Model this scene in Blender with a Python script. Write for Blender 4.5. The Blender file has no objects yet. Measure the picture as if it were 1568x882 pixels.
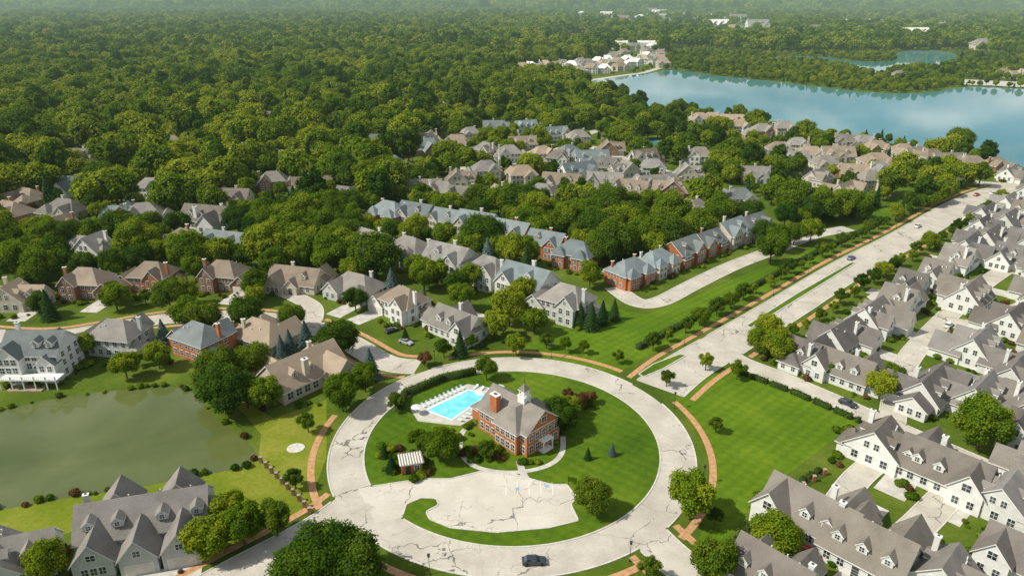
import bpy, bmesh, math, random
import numpy as np
from mathutils import Vector, Matrix
random.seed(7); RNG=np.random.default_rng(11)
S=bpy.context.scene; ROOT=S.collection
S.view_settings.view_transform='Standard'
# ---------------------------------------------------------------- image pixels (u,v) -> metres on flat ground, projected through the estimated camera
def G(p):
    return (108.26*(p[0]-784)/(p[1]+15.1), 128906/(p[1]+15.1)-41.46)
def GP(L): return [G(p) for p in L]
# ---------------------------------------------------------------- materials
def paint_haze(nt, shader_out, out):  # aerial haze painted into the surface as glow, stronger with distance from world origin
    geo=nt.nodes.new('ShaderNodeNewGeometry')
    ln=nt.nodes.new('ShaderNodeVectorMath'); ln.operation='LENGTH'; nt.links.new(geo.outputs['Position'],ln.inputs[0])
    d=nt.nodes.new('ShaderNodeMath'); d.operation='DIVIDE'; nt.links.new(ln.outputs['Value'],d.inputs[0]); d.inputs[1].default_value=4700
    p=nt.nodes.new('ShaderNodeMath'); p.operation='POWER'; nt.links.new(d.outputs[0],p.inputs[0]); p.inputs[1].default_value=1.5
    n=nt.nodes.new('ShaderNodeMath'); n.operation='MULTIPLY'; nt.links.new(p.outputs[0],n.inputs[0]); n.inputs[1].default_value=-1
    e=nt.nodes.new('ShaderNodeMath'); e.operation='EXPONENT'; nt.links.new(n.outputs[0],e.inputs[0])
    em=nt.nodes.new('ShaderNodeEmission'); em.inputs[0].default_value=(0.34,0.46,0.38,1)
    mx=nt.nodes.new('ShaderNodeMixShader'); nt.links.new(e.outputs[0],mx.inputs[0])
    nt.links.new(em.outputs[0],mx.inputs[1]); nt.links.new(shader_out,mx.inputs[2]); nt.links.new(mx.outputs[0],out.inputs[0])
def base(name):
    m=bpy.data.materials.new(name); m.use_nodes=True; nt=m.node_tree
    for n in list(nt.nodes): nt.nodes.remove(n)
    out=nt.nodes.new('ShaderNodeOutputMaterial'); return m,nt,out
def noise(nt,scale,detail=3,vec=None,rough=.55,dist=0):
    n=nt.nodes.new('ShaderNodeTexNoise'); n.inputs['Scale'].default_value=scale; n.inputs['Detail'].default_value=detail
    n.inputs['Roughness'].default_value=rough; n.inputs['Distortion'].default_value=dist
    if vec is not None: nt.links.new(vec,n.inputs['Vector'])
    return n.outputs['Fac']
def pos(nt): return nt.nodes.new('ShaderNodeNewGeometry').outputs['Position']
def ramp(nt,fac,stops):
    r=nt.nodes.new('ShaderNodeValToRGB'); nt.links.new(fac,r.inputs[0]); el=r.color_ramp.elements
    while len(el)<len(stops): el.new(.5)
    for e,(p,c) in zip(el,stops): e.position=p; e.color=tuple(c)+(1,) if len(c)==3 else c
    return r.outputs[0]
def mix(nt,fac,a,b,mode='MIX'):
    m=nt.nodes.new('ShaderNodeMix'); m.data_type='RGBA'; m.blend_type=mode
    for s,v in ((m.inputs[0],fac),(m.inputs[6],a),(m.inputs[7],b)):
        if isinstance(v,(int,float)): s.default_value=v
        elif isinstance(v,tuple): s.default_value=v+(1,) if len(v)==3 else v
        else: nt.links.new(v,s)
    return m.outputs[2]
def math_(nt,op,a,b=0.):
    m=nt.nodes.new('ShaderNodeMath'); m.operation=op
    for s,v in ((m.inputs[0],a),(m.inputs[1],b)):
        if isinstance(v,(int,float)): s.default_value=v
        else: nt.links.new(v,s)
    return m.outputs[0]
def finish(nt,out,col,rough=.8,bump=None,bd=.05,spec=.3):
    b=nt.nodes.new('ShaderNodeBsdfPrincipled')
    if isinstance(col,tuple): b.inputs['Base Color'].default_value=col+(1,)
    else: nt.links.new(col,b.inputs['Base Color'])
    b.inputs['Roughness'].default_value=rough; b.inputs['Specular IOR Level'].default_value=spec
    if bump is not None:
        bu=nt.nodes.new('ShaderNodeBump'); bu.inputs['Strength'].default_value=.6; bu.inputs['Distance'].default_value=bd
        nt.links.new(bump,bu.inputs['Height']); nt.links.new(bu.outputs[0],b.inputs['Normal'])
    paint_haze(nt,b.outputs[0],out); return b
def simple(name,c1,c2,scale,rough=.8,detail=4,bd=.03,spec=.3,lo=.35,hi=.65):
    m,nt,out=base(name); P=pos(nt); n=noise(nt,scale,detail,P)
    finish(nt,out,ramp(nt,n,[(lo,c1),(hi,c2)]),rough,n,bd,spec); return m
def grass(name,dark,mid,light,stripe=None,amp=.03):
    m,nt,out=base(name); P=pos(nt)
    a=noise(nt,.045,5,P,.6); b=noise(nt,.9,6,P,.75); c=noise(nt,6,2,P)
    f=math_(nt,'ADD',math_(nt,'MULTIPLY',a,.55),math_(nt,'ADD',math_(nt,'MULTIPLY',b,.3),math_(nt,'MULTIPLY',c,.15)))
    if stripe is not None:
        sep=nt.nodes.new('ShaderNodeSeparateXYZ'); nt.links.new(P,sep.inputs[0])
        for s_,am in((stripe,amp),(stripe+math.pi/2,amp*.6)):
            d=math_(nt,'ADD',math_(nt,'MULTIPLY',sep.outputs[0],math.cos(s_)),math_(nt,'MULTIPLY',sep.outputs[1],math.sin(s_)))
            w=math_(nt,'SINE',math_(nt,'ADD',math_(nt,'MULTIPLY',d,2.3),math_(nt,'MULTIPLY',a,3)))
            f=math_(nt,'ADD',f,math_(nt,'MULTIPLY',w,am))
    col=ramp(nt,f,[(.36,dark),(.5,mid),(.66,light)])
    finish(nt,out,col,.9,b,.08,.1); return m
M={}
M['ground']=grass('ground_grass',(.035,.070,.006),(.075,.12,.010),(.16,.19,.03))
M['lawn']=grass('lawn_grass',(.035,.08,.004),(.068,.13,.006),(.13,.19,.014),stripe=.9,amp=.022)
M['mown']=grass('mown_field_grass',(.05,.11,.004),(.08,.15,.006),(.14,.215,.014),stripe=math.radians(-47),amp=.026)
M['bank']=grass('bank_grass',(.085,.13,.008),(.15,.19,.014),(.30,.27,.06))
def concrete(name,c1,c2,cs=.075):
    m,nt,out=base(name); P=pos(nt); a=noise(nt,.12,6,P,.65); b=noise(nt,2.5,4,P)
    f=math_(nt,'ADD',math_(nt,'MULTIPLY',a,.75),math_(nt,'MULTIPLY',b,.25))
    col=ramp(nt,f,[(.35,c1),(.62,c2)])
    wn=nt.nodes.new('ShaderNodeTexNoise'); wn.inputs['Scale'].default_value=.22; wn.inputs['Detail'].default_value=4; nt.links.new(P,wn.inputs['Vector'])
    s=nt.nodes.new('ShaderNodeVectorMath'); s.operation='SCALE'; nt.links.new(wn.outputs['Color'],s.inputs[0]); s.inputs['Scale'].default_value=6
    ad=nt.nodes.new('ShaderNodeVectorMath'); nt.links.new(P,ad.inputs[0]); nt.links.new(s.outputs[0],ad.inputs[1])
    v=nt.nodes.new('ShaderNodeTexVoronoi'); v.feature='DISTANCE_TO_EDGE'; v.inputs['Scale'].default_value=cs; nt.links.new(ad.outputs[0],v.inputs['Vector'])
    w=math_(nt,'MULTIPLY',math_(nt,'SUBTRACT',noise(nt,.09,2,P),.38),.034)
    k=math_(nt,'LESS_THAN',v.outputs['Distance'],w)
    col=mix(nt,math_(nt,'MULTIPLY',k,.75),col,(.06,.06,.058))
    v2=nt.nodes.new('ShaderNodeTexVoronoi'); v2.feature='DISTANCE_TO_EDGE'; v2.inputs['Scale'].default_value=cs*3.1; nt.links.new(ad.outputs[0],v2.inputs['Vector'])
    k2=math_(nt,'LESS_THAN',v2.outputs['Distance'],math_(nt,'MULTIPLY',math_(nt,'SUBTRACT',noise(nt,.06,2,P),.48),.06))
    col=mix(nt,math_(nt,'MULTIPLY',k2,.55),col,(.10,.10,.095))
    st=ramp(nt,noise(nt,.16,7,ad.outputs[0],.75),[(.60,(0,0,0)),(.72,(1,1,1))]); col=mix(nt,math_(nt,'MULTIPLY',st,.35),col,(.18,.17,.155))
    finish(nt,out,col,.85,b,.01,.2); return m
M['road']=concrete('road_concrete',(.37,.345,.29),(.53,.50,.43))
M['lot']=concrete('parking_concrete',(.46,.43,.36),(.58,.55,.48),cs=.05)
M['drive']=simple('driveway_concrete',(.40,.385,.34),(.56,.54,.49),.4)
M['kerb']=simple('kerb_stone',(.45,.43,.38),(.6,.58,.53),1.5)
M['brickpath']=simple('brick_path',(.38,.20,.09),(.52,.31,.16),1.2)
M['paint']=simple('white_paint',(.7,.7,.68),(.82,.82,.8),3)
M['bluepaint']=simple('blue_paint',(.15,.32,.55),(.3,.42,.6),3)
def varied(nt,col,a,b_,hue=0.):
    oi=nt.nodes.new('ShaderNodeObjectInfo'); hs=nt.nodes.new('ShaderNodeHueSaturation')
    nt.links.new(math_(nt,'ADD',math_(nt,'MULTIPLY',oi.outputs['Random'],b_),a),hs.inputs['Value']); nt.links.new(col,hs.inputs['Color'])
    if hue:
        r2=math_(nt,'FRACT',math_(nt,'MULTIPLY',oi.outputs['Random'],17.3)); return mix(nt,math_(nt,'MULTIPLY',r2,hue),hs.outputs[0],(.20,.165,.125))
    return hs.outputs[0]
def wall_mat(name,c1,c2,kind):
    m,nt,out=base(name); P=pos(nt); n=noise(nt,.8,5,P); col=ramp(nt,n,[(.3,c1),(.7,c2)])
    sep=nt.nodes.new('ShaderNodeSeparateXYZ'); nt.links.new(P,sep.inputs[0])
    if kind=='siding':
        w=math_(nt,'FRACT',math_(nt,'MULTIPLY',sep.outputs[2],5)); k=math_(nt,'LESS_THAN',w,.16)
        col=mix(nt,math_(nt,'MULTIPLY',k,.35),col,(.3,.3,.3))
    else:
        n2=noise(nt,9,2,P); col=mix(nt,math_(nt,'MULTIPLY',n2,.45),col,tuple(x*.45 for x in c1))
        w=math_(nt,'FRACT',math_(nt,'MULTIPLY',sep.outputs[2],6)); k=math_(nt,'LESS_THAN',w,.15)
        col=mix(nt,math_(nt,'MULTIPLY',k,.3),col,(.4,.36,.3))
    finish(nt,out,varied(nt,col,.88,.2),.8,n,.01,.2); return m
M['white']=wall_mat('white_siding',(.62,.63,.60),(.77,.77,.73),'siding')
M['cream']=wall_mat('cream_siding',(.50,.45,.35),(.60,.54,.43),'siding')
M['greyw']=wall_mat('grey_siding',(.46,.48,.45),(.58,.59,.55),'siding')
M['brick']=wall_mat('orange_brick',(.38,.12,.04),(.52,.19,.07),'brick')
M['brickd']=wall_mat('brown_brick',(.28,.13,.07),(.38,.20,.12),'brick')
def roof_mat(name,c1,c2,hue=.45):
    m,nt,out=base(name); P=pos(nt)
    mp=nt.nodes.new('ShaderNodeMapping'); mp.inputs['Scale'].default_value=(1,1,2.2); nt.links.new(P,mp.inputs[0])
    a=noise(nt,.25,4,P,.6); b=noise(nt,4.5,3,mp.outputs[0],.7)
    f=math_(nt,'ADD',math_(nt,'MULTIPLY',a,.5),math_(nt,'MULTIPLY',b,.5)); col=ramp(nt,f,[(.36,c1),(.62,c2)])
    sep=nt.nodes.new('ShaderNodeSeparateXYZ'); nt.links.new(P,sep.inputs[0])
    w=math_(nt,'FRACT',math_(nt,'MULTIPLY',sep.outputs[2],4.2)); k=math_(nt,'LESS_THAN',w,.2)
    col=mix(nt,math_(nt,'MULTIPLY',k,.3),col,tuple(x*.4 for x in c1))
    finish(nt,out,varied(nt,col,.72,.55,hue),.85,b,.03,.2); return m
M['r_grey']=roof_mat('grey_shingles',(.15,.148,.14),(.29,.28,.26))
M['r_dark']=roof_mat('dark_shingles',(.085,.083,.083),(.18,.172,.165),.4)
M['r_warm']=roof_mat('weathered_shingles',(.13,.12,.105),(.25,.23,.20))
M['r_brown']=roof_mat('brown_shingles',(.17,.135,.10),(.30,.245,.19))
M['r_blue']=roof_mat('blue_grey_shingles',(.12,.155,.165),(.22,.262,.27),.2)
M['r_tan']=roof_mat('tan_shingles',(.27,.21,.15),(.40,.32,.235))
M['trim']=simple('white_trim',(.66,.66,.62),(.78,.78,.75),2)
def glass_mat():
    m,nt,out=base('window_glass'); P=pos(nt); n=noise(nt,.7,2,P); col=ramp(nt,n,[(.4,(.015,.02,.025)),(.6,(.07,.09,.10))])
    finish(nt,out,col,.12,None,.01,.6); return m
M['glass']=glass_mat()
M['wood']=simple('weathered_wood',(.25,.20,.15),(.4,.33,.25),2)
M['gdoor']=simple('garage_door_paint',(.55,.52,.45),(.66,.62,.55),1)
M['metal']=simple('dark_metal',(.03,.03,.03),(.06,.06,.06),3,.4)
M['rubber']=simple('tyre_rubber',(.015,.015,.015),(.03,.03,.03),5,.9)
def paint(name,c):
    m,nt,out=base(name); b=finish(nt,out,c,.25,None,.01,.5); b.inputs['Coat Weight'].default_value=.6; return m
M['car_dark']=paint('dark_car_paint',(.02,.03,.045)); M['car_white']=paint('white_car_paint',(.7,.7,.7)); M['car_blue']=paint('blue_car_paint',(.04,.1,.25)); M['car_silver']=paint('silver_car_paint',(.4,.4,.42)); M['car_red']=paint('red_car_paint',(.4,.03,.03))
def water(name,c1,c2,scale,rough,bump,bd,spec=.5):
    m,nt,out=base(name); P=pos(nt); n=noise(nt,scale,4,P,.55,.5); col=ramp(nt,n,[(.35,c1),(.65,c2)])
    w=noise(nt,bump,3,P); finish(nt,out,col,rough,w,bd,spec); return m
M['lake']=water('lake_water',(.015,.17,.175),(.11,.29,.32),.0035,.04,.3,.012,.7)
M['pond']=water('pond_water',(.075,.10,.024),(.12,.14,.045),.03,.05,.8,.01)
M['poolw']=water('pool_water',(.10,.55,.72),(.22,.72,.82),.4,.05,2,.01)
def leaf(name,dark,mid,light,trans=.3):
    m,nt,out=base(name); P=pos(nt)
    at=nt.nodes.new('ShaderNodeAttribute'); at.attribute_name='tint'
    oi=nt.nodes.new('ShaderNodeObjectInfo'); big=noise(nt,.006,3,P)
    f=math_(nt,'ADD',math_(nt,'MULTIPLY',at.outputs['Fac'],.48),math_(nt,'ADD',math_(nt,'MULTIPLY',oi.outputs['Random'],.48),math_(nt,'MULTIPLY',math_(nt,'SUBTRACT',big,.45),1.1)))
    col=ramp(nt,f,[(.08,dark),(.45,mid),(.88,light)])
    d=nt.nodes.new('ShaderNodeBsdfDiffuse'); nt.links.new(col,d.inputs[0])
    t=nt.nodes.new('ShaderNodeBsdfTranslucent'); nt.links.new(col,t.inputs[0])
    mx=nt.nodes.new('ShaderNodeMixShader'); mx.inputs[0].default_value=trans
    nt.links.new(d.outputs[0],mx.inputs[1]); nt.links.new(t.outputs[0],mx.inputs[2]); paint_haze(nt,mx.outputs[0],out); return m
M['leaf']=leaf('maple_leaves',(.035,.085,.004),(.125,.205,.008),(.29,.33,.018))
M['leafd']=leaf('dark_leaves',(.018,.055,.005),(.058,.12,.008),(.14,.20,.012))
M['needle']=leaf('spruce_needles',(.010,.038,.008),(.028,.075,.018),(.055,.11,.03))
M['needleb']=leaf('blue_spruce_needles',(.04,.08,.07),(.09,.15,.14),(.15,.22,.21))
M['leafr']=leaf('copper_beech_leaves',(.05,.03,.01),(.13,.06,.03),(.22,.12,.04))
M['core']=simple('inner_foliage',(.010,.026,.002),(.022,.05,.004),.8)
M['bark']=simple('bark',(.06,.045,.03),(.12,.09,.06),3)
M['cushion']=simple('lounger_fabric',(.5,.65,.7),(.7,.8,.82),3)
# ---------------------------------------------------------------- mesh helpers
def link(o,parent=None):
    ROOT.objects.link(o)
    if parent is not None: o.parent=parent
    return o
def mesh_from(name,v,f,mat):
    me=bpy.data.meshes.new(name); me.from_pydata(v,[],f); me.update()
    if mat is not None: me.materials.append(mat)
    return me
def obj(name,me,loc=(0,0,0),rot=0,sc=1,parent=None):
    o=bpy.data.objects.new(name,me); o.location=loc; o.rotation_euler=(0,0,rot); o.scale=(sc,sc,sc) if not isinstance(sc,tuple) else sc
    return link(o,parent)
def sheet(name,pts,z,mat):
    return obj(name,mesh_from(name,[(x,y,z) for x,y in pts],[list(range(len(pts)))],mat))
def catmull(pts,n=8,closed=False):
    P=[Vector(p) for p in pts]; out=[]; N=len(P)
    for i in range(N if closed else N-1):
        g=(lambda k:P[k%N]) if closed else (lambda k:P[min(max(k,0),N-1)])
        p0,p1,p2,p3=g(i-1),g(i),g(i+1),g(i+2)
        for k in range(n):
            t=k/n; out.append(tuple(.5*((2*p1)+(p2-p0)*t+(2*p0-5*p1+4*p2-p3)*t*t+(3*p1-p0-3*p2+p3)*t**3)))
    if not closed: out.append(tuple(P[-1]))
    return out
def resample(pts,step):
    out=[pts[0]]; acc=0
    for a,b in zip(pts,pts[1:]):
        L=math.dist(a,b)
        if L==0: continue
        t=step-acc
        while t<=L:
            out.append((a[0]+(b[0]-a[0])*t/L,a[1]+(b[1]-a[1])*t/L)); t+=step
        acc=L-(t-step)
    return out
def normals(pts):
    ns=[]
    for i in range(len(pts)):
        a=pts[max(i-1,0)]; b=pts[min(i+1,len(pts)-1)]; dx,dy=b[0]-a[0],b[1]-a[1]; L=math.hypot(dx,dy) or 1
        ns.append((-dy/L,dx/L))
    return ns
def offset(pts,d): return [(p[0]+n[0]*d,p[1]+n[1]*d) for p,n in zip(pts,normals(pts))]
def ribbon(pts,w,z,h=0):
    ns=normals(pts); v=[];f=[]
    for p,n in zip(pts,ns): v+= [(p[0]+n[0]*w/2,p[1]+n[1]*w/2,z),(p[0]-n[0]*w/2,p[1]-n[1]*w/2,z)]
    for i in range(len(pts)-1): f.append((2*i+1,2*i+3,2*i+2,2*i))
    if h:
        k=len(v); v+=[(a,b,c-h) for a,b,c in v]
        for i in range(len(pts)-1):
            f.append((2*i,2*i+2,k+2*i+2,k+2*i)); f.append((2*i+3,2*i+1,k+2*i+1,k+2*i+3))
    return v,f
def seg_dist(X,Y,pts):
    d=np.full(X.shape,1e9)
    for a,b in zip(pts,pts[1:]):
        dx,dy=b[0]-a[0],b[1]-a[1]; L=dx*dx+dy*dy
        if L==0: continue
        t=np.clip(((X-a[0])*dx+(Y-a[1])*dy)/L,0,1)
        d=np.minimum(d,np.hypot(X-a[0]-t*dx,Y-a[1]-t*dy))
    return d
def inpoly(X,Y,poly):
    r=np.zeros(X.shape,bool); n=len(poly)
    for i in range(n):
        x1,y1=poly[i]; x2,y2=poly[(i+1)%n]
        if y1==y2: continue
        c=((y1>Y)!=(y2>Y))&(X<(x2-x1)*(Y-y1)/(y2-y1)+x1); r^=c
    return r
# ---------------------------------------------------------------- ground, roads
g=12000
nx=[-g,-3000,-800,0,800,3000,g]; ny=[-300,60,400,1200,4000,20000]
v=[(x,y,0) for y in ny for x in nx]; f=[(j*7+i,j*7+i+1,j*7+i+8,j*7+i+7) for j in range(len(ny)-1) for i in range(6)]
obj('ground',mesh_from('ground',v,f,M['ground']))
CX,CY=0,144.6; RI,RO=35.0,42.8
circ=lambda r,n=160,a0=0,a1=2*math.pi:[(CX+r*math.cos(a0+(a1-a0)*i/n),CY+r*math.sin(a0+(a1-a0)*i/n)) for i in range(n+1)]
R={}
R['boulevard']=(catmull(GP([(1010,595),(1050,563),(1110,527),(1200,473),(1300,411),(1390,363),(1470,316),(1530,292),(1620,270)])),14)
R['village_street']=(catmull(GP([(640,562),(590,555),(530,522),(470,498),(400,487),(330,484),(240,490),(150,505),(80,515),(0,515),(-150,500)])),8)
R['side_lane']=(catmull(GP([(475,502),(478,470),(430,445)])),6)
R['south_west_street']=(catmull(GP([(550,765),(505,800),(440,838),(370,875),(280,925)])),9)
R['south_east_street']=(catmull(GP([(990,815),(1020,845),(1060,880),(1100,920)])),8)
R['cross_street']=(catmull(GP([(1090,522),(1130,552),(1200,580),(1310,628),(1400,668),(1520,720),(1640,780)])),6.5)
R['cul_de_sac_road']=(catmull(GP([(940,440),(975,463),(1010,462),(1060,437),(1120,408),(1180,385),(1240,362),(1300,350)])),7)
R['alley']=(catmull(GP([(1365,645),(1385,560),(1440,495),(1500,440),(1568,395),(1640,355)])),6)
R['alley_two']=(catmull(GP([(1200,880),(1270,790),(1320,725),(1400,668)])),5.5)
R['alley_three']=(catmull(GP([(1300,900),(1400,810),(1470,745),(1540,725)])),6)
R['alley_four']=(catmull(GP([(1440,495),(1500,495),(1568,470),(1640,440)])),6)
R['north_street']=(catmull(GP([(560,300),(650,262),(760,255),(850,232),(900,205),(960,190)])),8)
R['west_street']=(catmull(GP([(0,345),(90,372),(200,352),(300,345),(400,330),(480,320),(560,300)])),8)
R['lakeside_street']=(catmull(GP([(1160,340),(1100,290),(1040,270),(960,245),(900,225),(850,232)])),8)
R['lake_shore_street']=(catmull(GP([(1620,285),(1500,280),(1400,262),(1280,258),(1180,232),(1100,210)])),8)
def road_mask(pts,skip=None,marg=0.):
    X=np.array([p[0] for p in pts]);Y=np.array([p[1] for p in pts]); m=np.zeros(len(X),bool)
    for k,(p,w) in R.items():
        if k!=skip: m|=seg_dist(X,Y,p)<w/2-.05+marg
    if skip!='ring':
        r=np.hypot(X-CX,Y-CY); m|=(r>RI+.02-marg)&(r<RO-.02+marg)
    return m
def road_inside(x,y,skip=None,marg=0.): return bool(road_mask([(x,y)],skip,marg)[0])
z=.035
for k,(p,w) in R.items():
    z+=.004; v,f=ribbon(p,w,z); obj('road' if 'alley' not in k else 'alley_pavement',mesh_from(k,v,f,M['road']))
v=[];f=[]
n=160
for a,b in zip(circ(RI,n),circ(RO,n)): v+=[(a[0],a[1],.03),(b[0],b[1],.03)]
for i in range(n): f.append((2*i,2*i+1,2*i+3,2*i+2))
obj('roundabout_road',mesh_from('roundabout',v,f,M['road']))
PARK=GP([(548,748),(600,740),(648,733),(690,733),(735,722),(790,727),(845,742),(868,742),(884,762),(874,772),(886,797),(840,808),(760,815),(690,808),(658,795),(652,783),(672,773),(668,763),(645,762),(622,772),(616,792),(575,800)])
def runs_(pts,mask):
    runs=[];cur=[]
    for p,m in zip(pts,mask):
        if m:
            if len(cur)>1: runs.append(cur)
            cur=[]
        else: cur.append(p)
    if len(cur)>1: runs.append(cur)
    return runs
arr=lambda pts:(np.array([p[0] for p in pts]),np.array([p[1] for p in pts]))
kv=[];kf=[]
def addk(pts,mask,w,zt,h):
    for r in runs_(pts,mask):
        v,f=ribbon(r,w,zt,h); o=len(kv); kv.extend(v); kf.extend([tuple(i+o for i in q) for q in f])
for k,(p,w) in R.items():
    if k in('north_street','west_street','lakeside_street','lake_shore_street'): continue
    for sd in(-1,1):
        q=resample(offset(p,sd*(w/2+.12)),1.2); addk(q,road_mask(q,None,.1),.3,.14,.14)
q=circ(RO+.15,300); addk(q,road_mask(q,'ring',.1),.35,.14,.14)
q=circ(RI-.15,300); addk(q,inpoly(*arr(q),PARK),.35,.14,.14)
q=resample(PARK,.8); X,Y=arr(q); addk(q,np.hypot(X-CX,Y-CY)>RI-.4,.3,.141,.14)
obj('kerb',mesh_from('kerb',kv,kf,M['kerb']))
v=[(CX,CY,.02)]+[(a[0],a[1],.02) for a in circ(RI-.05,n)]; f=[(0,i,i+1) for i in range(1,n+1)]
obj('island_lawn',mesh_from('island',v,f,M['lawn']))
sheet('parking_court',PARK,.036,M['lot'])
bv=[];bf=[]
def addb(pts,w=1.6,z=.055):
    q=resample(pts,1.0)
    for r in runs_(q,road_mask(q,None,.3)):
        v,f=ribbon(r,w,z); o=len(bv); bv.extend(v); bf.extend([tuple(i+o for i in q_) for q_ in f])
addb(circ(46.6,220,math.radians(-75),math.radians(35)))
addb(circ(46.6,120,math.radians(48),math.radians(115)))
addb(circ(46.6,160,math.radians(165),math.radians(258)))
addb(offset(R['boulevard'][0],9.6),z=.059); addb(offset(R['boulevard'][0],-9.6),z=.059)
addb(offset(R['village_street'][0],6.2),z=.063); addb(offset(R['village_street'][0],-6.2),z=.063)
addb(offset(R['south_west_street'][0],7),z=.067); addb(offset(R['south_west_street'][0],-7),z=.067)
addb(offset(R['south_east_street'][0],6.5),z=.071);addb(offset(R['south_east_street'][0],-6.5),z=.071)
obj('brick_footpath',mesh_from('paths',bv,bf,M['brickpath']))
for pp in ([(978,573),(1000,558),(1040,543),(1050,545),(1015,565),(986,577)],[(1150,502),(1230,453),(1310,403),(1302,403),(1222,449),(1143,499)]):
    q=GP(pp); v,f=[(x,y,.17) for x,y in q]+[(x,y,.02) for x,y in q],[list(range(6))]
    f+=[(i,(i+1)%6,6+(i+1)%6,6+i) for i in range(6)]
    obj('median_island',mesh_from('median',v,f,M['lawn']))
    v,f=ribbon(q+[q[0]],.35,.2,.2); obj('median_kerb',mesh_from('mk',v,f,M['kerb']))
POND=catmull(GP([(-260,640),(-100,635),(0,628),(60,615),(130,603),(200,596),(265,592),(300,605),(330,640),(365,665),(390,690),(385,710),(350,720),(280,732),(200,748),(100,762),(0,780),(-120,790),(-250,770)]),6,True)
LAKE=catmull(GP([(895,124),(950,117),(1000,112),(1030,108),(1100,117),(1200,127),(1280,137),(1350,143),(1420,142),(1480,134),(1568,137),(1800,150),(2000,200),(1800,290),(1568,266),(1530,254),(1480,240),(1440,232),(1330,215),(1250,213),(1200,197),(1130,182),(1060,178),(1000,170),(940,158),(905,143)]),5,True)
LAKE2=catmull(GP([(1185,97),(1210,93),(1260,98),(1310,108),(1345,116),(1365,108),(1400,105),(1440,104),(1466,92),(1455,81),(1400,78),(1370,83),(1368,94),(1310,94),(1260,88),(1190,87)]),4,True)
LAKE3=GP([(1115,36),(1150,42),(1180,50),(1175,56),(1140,51),(1112,43)])
POND2=catmull(GP([(985,212),(1020,218),(1060,226),(1105,236),(1150,240),(1140,246),(1090,243),(1040,232),(990,222)]),4,True)
SPIT=GP([(1020,70),(1200,82),(1480,76),(1700,110),(1700,160),(1350,150),(1020,116)])
TOWN1=GP([(765,114),(800,104),(900,96),(930,84),(925,70),(1000,70),(1020,92),(1025,104),(985,116),(930,122),(895,126),(860,124),(800,122)])
TOWN2=GP([(860,20),(960,16),(1110,20),(1180,34),(1190,60),(1110,60),(1000,44),(870,36)]); TOWN3=GP([(1260,26),(1480,32),(1490,52),(1270,44)])
sheet('pond_water',POND,.03,M['pond']); sheet('lake_water',LAKE,.05,M['lake']); sheet('lake_water',LAKE2,.05,M['lake']); sheet('lake_water',LAKE3,.05,M['lake']); sheet('pond_water',POND2,.03,M['lake'])
FIELD=GP([(1030,606),(1112,563),(1215,601),(1314,645),(1240,700),(1180,745),(1110,828),(1068,832),(1090,770),(1098,720),(1080,660)])
STRIP=GP([(800,535),(850,500),(930,470),(990,482),(1060,455),(1180,405),(1245,380),(1280,385),(1180,442),(1060,510),(985,550),(945,572),(860,552)])
STRIP2=GP([(1310,350),(1400,320),(1420,295),(1380,290),(1330,330)])
BANK=GP([(395,705),(400,665),(380,640),(340,600),(300,575),(420,640),(500,612),(500,700),(470,780),(330,850),(150,800),(0,850),(-150,850),(-120,790),(0,780),(100,762),(200,748),(280,732),(350,720),(385,710)])
sheet('mown_field',FIELD,.012,M['mown']); sheet('lawn_strip',STRIP,.012,M['mown']); sheet('lawn_strip',STRIP2,.012,M['lawn'])
sheet('pond_bank_grass',BANK,.008,M['bank'])
FARF=GP([(820,60),(890,54),(925,60),(900,70),(840,70)]); sheet('far_meadow',FARF,.1,M['bank'])
STRAND=GP([(1475,122),(1568,126),(1700,132),(1700,137),(1568,134),(1475,130)]); sheet('sand_beach',STRAND,.1,M['drive'])
q=GP([(1012,104),(985,112),(940,118),(900,124)]); v,f=ribbon(q,9,.12); obj('marina_quay',mesh_from('quay',v,f,M['drive']))
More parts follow.
